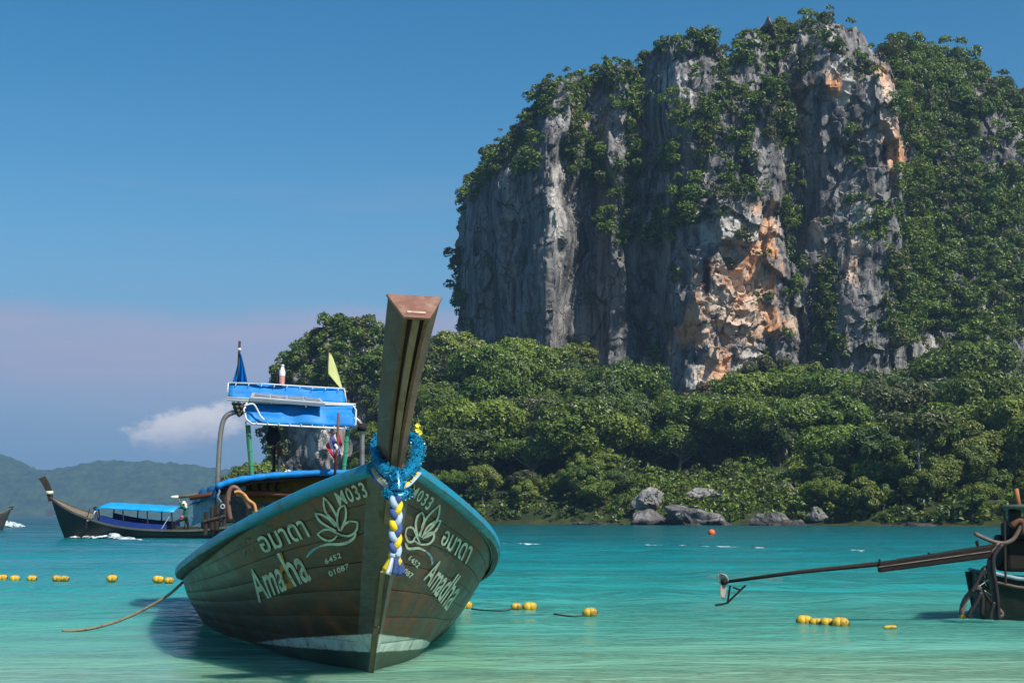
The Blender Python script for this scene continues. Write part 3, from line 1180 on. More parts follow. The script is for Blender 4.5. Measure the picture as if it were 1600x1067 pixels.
def cliff_bushes():
    g = np.random.default_rng(3)
    PX, PY, cap = cliff.PX, cliff.PY, cliff.cap
    pr = np.clip(gauss(PX, PY, VEG), 0, 1)
    nz = fbm(PX * .03, PY * .03, 0, 4, 9)
    pr = np.clip((pr + nz * .45 - .26) * 2.6, 0, 1)
    # ledges gather plants
    ledge = np.clip((cliff.Nn[..., 2] - .38) * 2.2, 0, 1) * np.clip(.45 + nz, 0, 1)
    pr = np.maximum(pr, ledge * .5)
    right = np.clip((PX - 1398 + nz * 30) / 22, 0, 1) * np.clip((575 - PY + nz * 50) / 60, 0, 1)
    rocky = np.clip(gauss(PX, PY, [(1452, 560, 20, 44, 1.), (1545, 252, 26, 14, .7), (1420, 560, 14, 40, .7), (1400, 215, 16, 46, .9), (1585, 640, 16, 50, 1.)]) * 1.5, 0, 1)
    right2 = np.clip((PX - 1350 + nz * 40) / 30, 0, 1) * np.clip((PY - 300) / 60, 0, 1) * np.clip((560 - PY) / 40, 0, 1)
    pr = np.maximum(pr, np.maximum(right, right2 * .8) * (1 - rocky))
    brow = np.clip(1 - (PY - cliff.topy) / 13, 0, 1)
    left = (PX < 1012)
    pr = np.maximum(pr, np.where(cap > 0, np.where(left | (PX > 1400), .9, .34), 0))
    pr = np.maximum(pr, brow * np.where(left | (PX > 1395), .9, .22))
    pr[:2] = 0
    pr = np.where((PX < 746) & (PY > 300), pr * .22, pr)
    pr = np.where(PX > 1850, pr * .3, pr)
    ar = np.clip(cliff.area, 0, 1.2)
    w = (pr * ar).ravel()
    tot = w.sum()
    pr = np.where((PX > 1395) & (PY < 580), pr * 1.7, pr)
    w = (pr * ar).ravel()
    isr = ((PX > 1392) & (PY < 585)).ravel()
    wr_, wf_ = np.where(isr, w, 0), np.where(isr, 0, w)
    idx = np.concatenate([g.choice(len(w), 1700, replace=False, p=wr_ / wr_.sum()), g.choice(len(w), 1450, replace=False, p=wf_ / wf_.sum())])
    V, Nn = cliff.V.reshape(-1, 3), cliff.Nn.reshape(-1, 3)
    P, Q = PX.ravel(), PY.ravel()
    ks = list(GREENS)
    items = []
    for i in idx:
        r = g.uniform(.7, 1.75)
        if P[i] > 1395 and Q[i] < 570:
            r = g.uniform(1.1, 2.4)
        if g.random() < .06:
            r *= 1.4
        tq = np.clip(g.random() * .5 + .25 + .45 * float(fbm(V[i][0] * .09, V[i][2] * .09, 3, 3, 12)), 0, .999)
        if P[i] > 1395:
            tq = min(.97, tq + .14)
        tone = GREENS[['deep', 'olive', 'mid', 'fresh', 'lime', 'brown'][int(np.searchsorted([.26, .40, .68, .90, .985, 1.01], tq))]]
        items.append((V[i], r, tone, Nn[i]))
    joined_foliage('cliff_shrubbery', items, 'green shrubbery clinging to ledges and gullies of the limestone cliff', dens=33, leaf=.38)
    # outcrop top and gullies
    items = []
    PX, PY, cap = outcrop.PX, outcrop.PY, outcrop.cap
    nz = fbm(PX * .03, PY * .03, 0, 4, 19)
    d = PY - outcrop.topy
    pr = np.where(cap > 0, .9, np.clip((88 + np.clip((PX - 560) * 1.3, 0, 260) - d + nz * 60) / 30, 0, 1) * .9)
    pr = np.maximum(pr, np.clip((PX - 605) / 40, 0, 1) * .9)
    w = (pr * np.clip(outcrop.area, 0, 1.2)).ravel()
    n = int(min(900, w.sum() / 1.8))
    V, Nn = outcrop.V.reshape(-1, 3), outcrop.Nn.reshape(-1, 3)
    for i in g.choice(len(w), n, replace=False, p=w / w.sum()):
        tone = GREENS[['deep', 'mid', 'olive', 'fresh', 'brown'][int(np.searchsorted([.28, .7, .82, .96, 1.01], g.random()))]]
        items.append((V[i], g.uniform(.9, 2.0), tone, Nn[i]))
    joined_foliage('outcrop_shrubbery', items, 'dense green shrubbery covering the lower rock outcrop behind the boat', dens=33, seed=8, leaf=.38)


cliff_bushes()


def under_growth():
    g = np.random.default_rng(31)
    items = []
    for it_ in range(2200):
        px = g.uniform(350, 1760) if it_ < 1500 else g.uniform(975, 1320)
        s = float(shore(px))
        q = g.random() ** 1.9 if it_ < 1500 else g.random() * .5
        Y = s + 1.6 + q * (Y_FOOT - s)
        z = float(land_z(np.array(px), np.array(Y)))
        X = (px - 800) / 2222.2 * Y
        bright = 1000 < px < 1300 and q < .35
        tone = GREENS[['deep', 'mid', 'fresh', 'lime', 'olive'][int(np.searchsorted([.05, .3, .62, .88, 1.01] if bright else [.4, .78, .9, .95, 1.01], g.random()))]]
        items.append(((X, Y, z), g.uniform(.5, 1.2), tone, (0, -.2, .9)))
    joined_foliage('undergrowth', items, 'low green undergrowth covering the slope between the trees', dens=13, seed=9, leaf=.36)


under_growth()


# ------------------------------------------------------------------ boulders along the shore
def boulder(px, py, w, h, Y, seed, label, tilt=0.0):
    g = np.random.default_rng(seed)
    X, _, z = at(px, py, Y)
    W, H = w / 2222.2 * Y, h / 2222.2 * Y
    nu, nv = 40, 26
    pn = g.normal(0, 1, (15, 3))
    pn /= np.linalg.norm(pn, axis=1, keepdims=True)
    ph_ = g.uniform(.66, 1.0, 15)
    rows = []
    for i in range(nv):
        th = math.pi * i / (nv - 1)
        row = []
        for j in range(nu):
            ph = 2 * math.pi * j / nu
            d = np.array([math.sin(th) * math.cos(ph), math.sin(th) * math.sin(ph), math.cos(th)])
            dots = pn @ d
            rr = min(1.25, float(np.min(np.where(dots > .05, ph_ / np.maximum(dots, .05), 9))))
            n = float(fbm(d[0] * 2.2 + seed, d[1] * 2.2, d[2] * 2.2, 4, 3)) * .16 + float(ridged(d[0] * 3.1 + seed, d[1] * 3.1, d[2] * 2.4, 3, 7)) * .09
            p = d * rr * (1 + n * 1.5)
            row.append((p[0] * W * .55 + p[2] * tilt * W * .3, p[1] * W * .42, p[2] * H * .66 + H * .14))
        rows.append(row)
    mb = MB()
    mb.grid(rows, closed=True)
    o = mb.build('boulder', M_ROCK, None, True, 38)
    o.location = (X, Y, z)
    v = o.data.attributes.new('pale', 'FLOAT', 'POINT')
    v.data.foreach_set('value', np.clip(-.10 + .7 * np.array([float(c) for c in fbm(np.array([q.co.x for q in o.data.vertices]) * .5, np.array([q.co.z for q in o.data.vertices]) * .5, 0, 3, seed)]), 0, 1).astype(np.float32))
    return tag(o, label, 'rock')


boulder(1082, 820, 88, 30, 175.5, 1, 'largest grey rock at the waterline, broad and slanting', -.5)
boulder(1126, 822, 34, 12, 173, 12, 'low pale rock touching the right foot of the largest shore rock')
boulder(1210, 824, 58, 29, 170, 2, 'pointed grey rock at the waterline below the yellow green bank', -.6)
boulder(1246, 825, 28, 14, 168.5, 13, 'small rock leaning against the pointed shore rock on its right side', .3)
boulder(1012, 782, 44, 26, 183, 3, 'brown grey rock among vines up the bank, left of the others', .5)
boulder(1016, 818, 60, 26, 178, 14, 'dark rounded rock at the waterline left of the largest rock', .2)
boulder(1230, 774, 24, 24, 180, 4, 'upright grey rock jutting from the bank above the pointed rock', -.4)
boulder(1108, 781, 52, 18, 185, 5, 'long low rock half buried in vines above the largest shore rock', -.5)
boulder(1432, 826, 40, 14, 158, 6, 'flat grey rock at the waterline under the trees on the right')
boulder(1385, 827, 42, 8, 160, 7, 'row of low reddish stones joined at the waterline, right of the bush')
boulder(1278, 808, 26, 20, 169, 8, 'grey brown rock in shade beside the small leaning rock')
boulder(905, 819, 14, 6, 183, 9, 'small reddish stone at the waterline right of the moored boat')
boulder(930, 820, 28, 6, 182, 10, 'flat pinkish stone at the waterline near the small reddish stone')
boulder(975, 821, 16, 4, 180, 11, 'thin pale stone barely above the water, left of the dark rock')


def add_haze():
    mb = MB()
    x0, x1, y0, y1, z0, z1 = -2500, 2500, -300, 4000, -5, 190
    mb.box(((x0 + x1) / 2, (y0 + y1) / 2, (z0 + z1) / 2), (x1 - x0, y1 - y0, z1 - z0))
    t = NT('haze')
    t.N.remove(t.p)
    v = t.n('ShaderNodeVolumePrincipled')
    v.inputs['Color'].default_value = (.40, .69, 1.0, 1)
    v.inputs['Density'].default_value = 0.00023
    v.inputs['Anisotropy'].default_value = .2
    t.L.new(v.outputs[0], t.out.inputs['Volume'])
    o = mb.build('haze', t.m)
    tag(o, kind='stuff')


add_haze()

# ------------------------------------------------------------------ boat materials
def hull_material(name, base, red, patina, stripe=True):
    t = NT(name)
    o = t.coord('Object')
    s = t.sep(o)
    big = t.noise(t.coord('Object', (1, .8, 1)), 1.6, 6, .62)
    grain = t.noise(t.coord('Object', (3, .5, 9)), 4, 5, .65, .3)
    blot = t.noise(t.coord('Object', (1, 1, 1.6), (4, 1, 2)), 3.2, 6, .68)
    scr = t.noise(t.coord('Object', (2, .7, 14), (1, 7, 3)), 3.0, 6, .75)
    c = t.mix(t.ramp(grain, .3, .75), base, tuple(x * .55 for x in base))
    c = t.mix(t.ramp(blot, .46, .66, 0, .75), c, red)
    pat = t.math('MULTIPLY', t.ramp(big, .38, .64), t.math('MULTIPLY', t.ramp(s['Z'], .15, .95, .25, 1.0), t.ramp(s['Y'], -.6, 2.4, .35, 1.0)))
    c = t.mix(t.math('MULTIPLY', pat, .85), c, patina)
    c = t.mix(t.ramp(scr, .60, .72, 0, .55), c, tuple(min(1, x * 2.3 + .02) for x in patina))
    c = t.mix(t.ramp(scr, .40, .28, 0, .5), c, (.012, .010, .008))
    rough = t.ramp(blot, .2, .8, .30, .62)
    if stripe:
        e = t.math('MULTIPLY', t.math('SUBTRACT', t.noise(o, 9, 4, .6), .5), .018)
        up = t.math('SUBTRACT', t.math('ADD', s['Z'], e), t.math('SUBTRACT', .250, t.math('MULTIPLY', s['Y'], .112)))
        lo = t.math('SUBTRACT', t.math('ADD', s['Z'], e), t.math('SUBTRACT', .138, t.math('MULTIPLY', s['Y'], .062)))
        band = t.math('MULTIPLY', t.ramp(up, .006, -.006), t.ramp(lo, -.006, .006))
        wear = t.ramp(t.noise(t.coord('Object', (1, 1, 2)), 7, 6, .7), .25, .62, .55, 1.0)
        c = t.mix(t.ramp(lo, .006, -.006), c, t.mix(t.ramp(blot, .35, .65), (.035, .055, .035), (.075, .095, .06)))
        c = t.mix(t.math('MULTIPLY', band, wear), c, (.60, .66, .58))
    drip = t.noise(t.coord('Object', (5, 5, .5), (2, 8, 1)), 2.2, 4, .6, .3)
    c = t.mix(t.math('MULTIPLY', t.ramp(drip, .56, .70), .55), c, (.020, .014, .010))
    scuff = t.noise(t.coord('Object', (1.2, 1.2, 6), (6, 3, 2)), 6.0, 6, .8, 1.0)
    c = t.mix(t.ramp(scuff, .64, .74, 0, .55), c, (.20, .17, .12))
    t.set(c, rough, .32)
    t.bump(t.math('ADD', t.math('MULTIPLY', grain, .6), t.math('MULTIPLY', blot, .6)), .35, .006)
    return t.m


M_HULL = hull_material('weathered_hull', (.072, .033, .012), (.175, .055, .017), (.140, .104, .062))
M_STEM = wood('grey_stem_wood', (.115, .125, .10), (.060, .062, .048), 3, (1, .4, .3), .55, .35, .3)
M_STEMPOST = hull_material('painted_stem', (.095, .092, .070), (.09, .06, .04), (.13, .135, .11))
M_KEEL = wood('tan_keel_wood', (.23, .18, .11), (.12, .09, .055), 3, (1, .4, .3), .6, .3, .3)
M_PROWGREEN = hull_material('prow_green_wood', (.105, .068, .032), (.095, .050, .022), (.120, .092, .050), False)
M_PROWBROWN = hull_material('prow_brown_wood', (.150, .082, .042), (.21, .095, .042), (.13, .105, .065), False)
M_DARKWOOD = wood('dark_wood', (.040, .030, .022), (.018, .014, .011), 3, (1, .4, .3), .6, .3, .3)
M_REDWOOD = wood('red_brown_wood', (.17, .065, .034), (.09, .035, .02), 3, (.3, 1, 1), .6, .3, .3)
M_CAP = worn('prow_cap_paint', (.19, .088, .060), (.30, .19, .14), 9, .5, .4, 0, .5, .2)
M_DECK = wood('deck_boards', (.22, .17, .12), (.13, .10, .07), 3, (1, .15, 1), .7, .25, .3)
M_TEAL = worn('teal_paint', (.008, .235, .36), (.06, .115, .125), 8, .42, .45, 0, .42, .25)
M_LETTER = worn('letter_paint', (.50, .59, .46), (.20, .24, .18), 14, .6, .3, 0, .42, .05)
M_LETTERBLUE = worn('letter_blue_paint', (.17, .36, .44), (.08, .15, .18), 14, .6, .3, 0, .4, .05)
M_LETTERRUST = worn('letter_rust', (.42, .20, .035), (.25, .11, .03), 20, .7, .2, 0, .4, .05)
M_TARP = worn('blue_tarpaulin', (.002, .20, .57), (.02, .15, .38), 5, .55, .25, 0, .45, .9)
M_TARPDARK = worn('dark_blue_tarpaulin', (.014, .085, .22), (.02, .12, .26), 5, .5, .4, 0, .4, .5)
M_TARPSIDE = worn('faded_blue_tarpaulin', (.12, .22, .34), (.20, .28, .36), 7, .55, .4, 0, .6, .6)
M_WHITEPIPE = worn('white_pipe', (.62, .62, .60), (.35, .30, .25), 9, .4, .5, 0, .3, .1)
M_STEEL = worn('dull_steel', (.34, .32, .29), (.16, .13, .10), 10, .38, .5, .75, .45, .1)
M_GREENPOLE = worn('green_pole', (.03, .26, .13), (.05, .15, .08), 8, .45, .5, 0, .3, .1)
M_BLACK = worn('black_cloth', (.012, .012, .014), (.03, .03, .03), 8, .8, .3, 0, .3, .3)
M_RUBBER = worn('black_rubber', (.010, .009, .009), (.03, .025, .022), 7, .55, .4, 0, .3, .2)
M_IRON = worn('oily_iron', (.009, .007, .006), (.028, .016, .011), 7, .65, .2, .0, .4, .2)
M_PINKPIPE = worn('sun_bleached_hose', (.15, .105, .092), (.05, .036, .032), 7, .6, .3, 0, .4, .2)
M_OLIVE = worn('olive_canvas', (.135, .125, .035), (.05, .05, .02), 9, .8, .2, 0, .5, .3)
M_ROPE = worn('rope_fibre', (.30, .24, .16), (.12, .10, .07), 22, .9, .1, 0, .5, .6)
M_DARKROPE = worn('wet_rope', (.06, .055, .045), (.03, .03, .03), 22, .7, .3, 0, .5, .6)
M_ORANGEROPE = worn('orange_rope', (.52, .27, .12), (.30, .15, .07), 22, .9, .1, 0, .4, .6)
M_BROWNHOSE = worn('brown_hose', (.16, .085, .06), (.09, .05, .04), 7, .5, .4, 0, .4, .2)
M_YELLOW = worn('yellow_ribbon', (.74, .54, .02), (.5, .34, .02), 14, .75, .2, 0, .35, .8)
M_NAVY = worn('navy_ribbon', (.05, .085, .25), (.03, .05, .16), 14, .75, .2, 0, .35, .8)
M_SKYBLUE = worn('pale_blue_ribbon', (.36, .47, .62), (.24, .32, .46), 14, .75, .2, 0, .35, .8)
M_WHITE = worn('white_cloth', (.74, .74, .73), (.5, .5, .5), 6, .7, .3, 0, .2, .3)
M_RED = worn('red_cloth', (.50, .04, .06), (.35, .03, .05), 6, .7, .3, 0, .2, .3)
M_FLAGBLUE = worn('flag_blue', (.16, .13, .36), (.1, .1, .25), 6, .7, .3, 0, .2, .3)
M_FLAGYELLOW = worn('flag_yellow', (.72, .76, .22), (.6, .6, .15), 6, .7, .3, 0, .2, .3)
def add_wear(m, lo, hi, scale):
    nt = m.node_tree
    tc, n, r = nt.nodes.new('ShaderNodeTexCoord'), nt.nodes.new('ShaderNodeTexNoise'), nt.nodes.new('ShaderNodeMapRange')
    n.inputs['Scale'].default_value = scale
    n.inputs['Detail'].default_value = 6
    n.inputs['Roughness'].default_value = .75
    r.interpolation_type = 'SMOOTHSTEP'
    r.inputs['From Min'].default_value, r.inputs['From Max'].default_value = lo, hi
    r.inputs['To Min'].default_value, r.inputs['To Max'].default_value = .12, 1.0
    nt.links.new(tc.outputs['Object'], n.inputs['Vector'])
    nt.links.new(n.outputs['Fac'], r.inputs['Value'])
    nt.links.new(r.outputs[0], nt.nodes['Principled BSDF'].inputs['Alpha'])


for _w in (M_LETTER, M_LETTERBLUE, M_LETTERRUST):
    add_wear(_w, .30, .44, 13)
M_TINSEL = worn('blue_tinsel', (.006, .20, .36), (.004, .12, .24), 30, .28, .6, .25, .3, .2)
M_PANE = worn('lamp_glass', (.20, .24, .28), (.12, .15, .18), 6, .12, .6, 0, .3, .0)
M_ALU = worn('pale_metal', (.55, .58, .60), (.35, .36, .36), 8, .35, .5, .4, .3, .1)
M_BUOY = worn('yellow_float', (.66, .40, .025), (.20, .12, .03), 15, .55, .35, 0, .5, .5)
M_BUOYDIRTY = worn('dirty_yellow_float', (.56, .35, .03), (.10, .065, .025), 15, .55, .4, 0, .6, .4)
M_ORANGE = worn('orange_buoy', (.72, .13, .025), (.4, .08, .02), 6, .5, .4, 0, .3, .2)

def flag_material(name, col):
    t = NT(name)
    n = t.noise(t.coord('Object'), 9, 4, .6)
    c = t.mix(t.ramp(n, .3, .8, 0, .35), col, tuple(x * .7 for x in col))
    d, tr, m = t.n('ShaderNodeBsdfDiffuse'), t.n('ShaderNodeBsdfTranslucent'), t.n('ShaderNodeMixShader')
    t.put(d.inputs['Color'], c)
    t.put(tr.inputs['Color'], c)
    m.inputs[0].default_value = .5
    t.L.new(d.outputs[0], m.inputs[1])
    t.L.new(tr.outputs[0], m.inputs[2])
    t.L.new(m.outputs[0], t.out.inputs['Surface'])
    return t.m


M_FLAGYELLOW = flag_material('thin_yellow_cloth', (.86, .87, .36))
M_PENNANT = flag_material('thin_blue_cloth', (.012, .24, .62))
M_FLAGBLUE = flag_material('thin_flag_blue', (.20, .16, .46))
M_RED = flag_material('thin_red_cloth', (.66, .06, .09))
M_WHITE2 = flag_material('thin_white_cloth', (.80, .78, .80))

# foam
_m = NT('foam')
_n = _m.noise(_m.coord('World', (1, 1, 1)), 5.0, 5, .65)
_m.set(_m.mix(_m.ramp(_n, .3, .7), (.80, .84, .85), (.55, .70, .73)), .8, .2)
_m.bump(_n, .7, .05)
_na = _m.noise(_m.coord('World', (1.0, 1.6, 1.4), (3, 1, 2)), 2.2, 5, .7)
_m.put(_m.p.inputs['Alpha'], _m.ramp(_na, .40, .58))
M_FOAM = _m.m

# ------------------------------------------------------------------ the moored longtail boat
B_ROT = (0, R(1.829), R(11.481))
B_LOC = (-1.0167, 10.3868, 0.0)
B_M = Matrix.LocRotScale(Vector(B_LOC), Euler(B_ROT), None)
B_MI = B_M.inverted()


def loc(px, py, u):
    """boat-local point on the cross plane u metres behind the stem foot"""
    d = Vector(tuple(ray(px, py)))
    o = B_MI @ Vector((0, 0, CAM_H))
    d = B_MI.to_3x3() @ d
    k = (u - o.y) / d.y
    return np.array(o + d * k)


UGK = [-1.2, -.4, .6, 1.8, 3.2, 5, 7, 9, 10.2]
ZGK = [1.395, 1.243, .996, .783, .618, .47, .45, .55, .72]
VGK = [.125, .488, .930, 1.206, 1.382, 1.48, 1.33, .85, .55]
UWK = [0, .8, 2, 3.6, 5, 7, 9, 10]
VWK = [.02, .395, .698, 1.099, 1.25, 1.05, .55, .3]


def hull_pt(side, s, t):
    s, t = np.broadcast_arrays(np.asarray(s, float), np.asarray(t, float))
    ug, uw = -1.2 + 11.4 * s, 10.0 * s
    G = np.stack([spl(UGK, VGK, ug), ug, spl(UGK, ZGK, ug)], -1)
    W = np.stack([spl(UWK, VWK, uw), uw, 0 * uw], -1)
    Bt = np.stack([spl(UWK, VWK, uw) * .5, uw + .22 * (1 - s), 0 * uw - .40], -1)
    tt = np.clip(t, 0, 1)[..., None]
    P = G * (1 - tt) + W * tt
    bul = np.sin(np.clip(t, 0, 1) * math.pi) * .045 * np.clip(s * 9, 0, 1) * (1 - np.clip(s * 1.0, 0, 1) * .5)
    P[..., 0] += bul
    k = np.clip((t - 1) / .4, 0, 1)[..., None]
    lean = -.034 * (1 - np.clip(t, 0, 1)) * np.clip(1 - s * 7, 0, 1)
    P = P * (1 - k) + Bt * k
    P[..., 0] *= side
    P[..., 0] += lean
    return P


def hull_nrm(side, s, t):
    e = 1e-3
    a = hull_pt(side, s + e, t) - hull_pt(side, np.maximum(s - e, 0), t)
    b = hull_pt(side, s, t + e) - hull_pt(side, s, t - e)
    n = np.cross(a, b) * side
    n /= np.linalg.norm(n, axis=-1, keepdims=True)
    return np.where((n[..., :1] * side) < 0, -n, n)


boat = empty('longtail_boat', B_LOC, B_ROT)
tag(boat, 'weathered brown wooden longtail boat with a teal rail and white lettering moored in the shallows', 'boat')


def in_w(u, z):
    a, b = float(spl(UWK, VWK, u)), float(spl(UGK, VGK, u))
    return a * .93 + (b - a) * max(0, z) / float(spl(UGK, ZGK, u)) - .10


def build_hull():
    sg = np.linspace(0, 1, 74) ** 1.45
    tb = [0.02, .15, .29, .43, .57, .71, .85, 1.0, 1.4]
    for side in (-1, 1):
        for k in range(len(tb) - 1):
            t0, t1 = tb[k], tb[k + 1]
            w = t1 - t0
            rows, offs = [], [-.006, -.002, 0, 0, 0, -.002, -.006]
            ts = [t0 + .0015, t0 + .0015, t0 + .010, (t0 + t1) / 2, t1 - .010, t1 - .0015, t1 - .0015]
            for tt, of in zip(ts, offs):
                s_ = sg
                P = hull_pt(side, s_, np.full_like(s_, tt))
                N_ = hull_nrm(side, s_, np.full_like(s_, tt))
                jit = .003 * np.sin(s_ * 40 + k * 2.1)
                rows.append(P + N_ * (of + (.004 * math.sin(k * 5.1 + side)) * (of > -.01) + 0 * jit)[..., None] if np.ndim(of) else P + N_ * (of + .003 * math.sin(k * 5.1 + side)))
            mb = MB().grid(rows)
            if side > 0:
                mb.f = [q[::-1] for q in mb.f]
            mb.build('plank', M_HULL, boat, True, 35)
    # inner skin and transom
    mb = MB()
    for side in (-1, 1):
        rows = []
        for tt in np.linspace(0.0, 1.4, 12):
            P = hull_pt(side, sg, np.full_like(sg, tt)) - hull_nrm(side, sg, np.full_like(sg, tt)) * .035
            rows.append(P)
        mb.grid(rows)
    mb.build('inner_hull', M_DARKWOOD, boat, True)
    tr = [hull_pt(-1, np.array(1.0), np.array(q)) for q in (0, .5, 1, 1.4)] + [hull_pt(1, np.array(1.0), np.array(q)) for q in (1.4, 1, .5, 0)]
    MB().add(tr, [list(range(8))]).build('transom', M_HULL, boat)
    # teal rail wrapped over the sheer line, a dark strip beneath it
    prof = [(-.055, .034), (-.02, .046), (.032, .042), (.054, .026), (.058, -.022), (.042, -.038), (.010, -.042), (-.030, -.035)]
    prof2 = [(-.01, -.034), (.050, -.034), (.040, -.060), (-.01, -.080)]
    for side in (-1, 1):
        for nm, pr, mt in (('rail', prof, M_TEAL), ('rubbing_strip', prof2, M_DARKWOOD)):
            G = hull_pt(side, sg, np.zeros_like(sg))
            T = np.gradient(G, axis=0)
            T /= np.linalg.norm(T, axis=1, keepdims=True)
            out = np.stack([T[:, 1] * side, -T[:, 0] * side, 0 * T[:, 0]], 1)
            out /= np.linalg.norm(out, axis=1, keepdims=True)
            rows = []
            for (a, b) in pr:
                if nm == 'rubbing_strip':
                    fq = np.clip((G[:, 1:2] + .1) / 2.2, .12, 1)
                    rows.append(G + out * a * (.4 + .6 * fq) + np.array([0, 0, 1]) * (-.03 + (b + .03) * fq))
                else:
                    rows.append(G + out * a + np.array([0, 0, 1]) * b)
            rows = [[rows[j][i] for j in range(len(pr))] for i in range(len(sg))]
            mb = MB().grid(rows, closed=True)
            mb.f.append(list(range(len(pr))))
            mb.m.append(0)
            mb.build(nm, mt, boat, True, 50)
    # fore deck boards
    ug = np.linspace(-1.12, 1.6, 30)
    nb = 8
    for k in range(nb):
        rows = []
        for u in ug:
            w = float(spl(UGK, VGK, u)) - .06
            z = float(spl(UGK, ZGK, u)) - .05
            a, b = -w + 2 * w * k / nb + .004, -w + 2 * w * (k + 1) / nb - .004
            rows.append([(a, u, z - .03), (a, u, z), (b, u, z), (b, u, z - .03)])
        MB().grid(rows).build('deck_board', M_DECK, boat)
    # floor of the well
    rows = []
    for u in np.linspace(1.6, 9.9, 20):
        w = in_w(min(u, 9.8), .12) * .9
        rows.append([(-w, u, .12), (w, u, .12)])
    MB().grid(rows).build('floor_board', M_DECK, boat)
    for u in (3.0, 4.4, 5.8, 7.2):
        w = in_w(u, .33)
        mb = MB().box((0, u, .36), (2 * w, .26, .035))
        bevel(mb.build('bench', M_DECK, boat))
    # bulkhead at the end of the fore deck
    w, w2 = in_w(1.6, .76), in_w(1.6, .15)
    MB().add([(-w, 1.6, .76), (w, 1.6, .76), (w2, 1.6, .15), (-w2, 1.6, .15)], [(0, 1, 2, 3)]).build('bulkhead', M_DARKWOOD, boat)

    # stem: the grey plank that closes the bow, wider at the top
    rows = []
    for q in np.linspace(-.02, 1.4, 40):
        qq = np.clip(q, 0, 1)
        fw = .088 * (1 - qq) + .016
        P0 = hull_pt(1, np.array(0.0), np.array(max(q, 0.0)))
        c = np.array([-.034 * (1 - qq), P0[1], P0[2]])
        f = np.array([0, -.045, -.02])
        sw = .0055 + .006 * qq
        lw = hull_pt(-1, np.array(sw), np.array(max(q, 0.0))) + hull_nrm(-1, np.array(sw), np.array(max(q, .01))) * .008
        rw = hull_pt(1, np.array(sw * .2), np.array(max(q, 0.0))) + hull_nrm(1, np.array(sw * .2), np.array(max(q, .01))) * .008
        rows.append([lw + np.array([0.03, 0.02, 0]), lw, c + f + np.array([-fw, .012, 0]), c + f + np.array([-fw * .9, 0, 0]), c + f + np.array([fw * .9, 0, 0]), c + f + np.array([fw, .012, 0]), rw, rw + np.array([-.03, .02, 0])])
    MB().grid(rows).build('stem_post', M_STEMPOST, boat, True, 30)
    # tan keel strips running up the front of the stem
    for (qa, qb, wd, nm) in ((.46, .735, .019, 'keel_strip'), (.74, 1.38, .023, 'keel_strip')):
        rows = []
        for q in np.linspace(qa, qb, 14):
            P0 = hull_pt(1, np.array(0.0), np.array(q))
            c = np.array([-.034 * (1 - min(q, 1)), P0[1], P0[2]])
            rows.append([c + np.array(k) for k in ((-wd, -.03, -.01), (-wd * .8, -.072, -.03), (wd * .8, -.072, -.03), (wd, -.03, -.01))])
        mb = MB().grid(rows, closed=False)
        mb.f += [[0, 1, 2, 3], [len(mb.v) - 1 - i for i in range(4)]]
        mb.m += [0, 0]
        mb.build(nm, M_KEEL, boat, False)


build_hull()


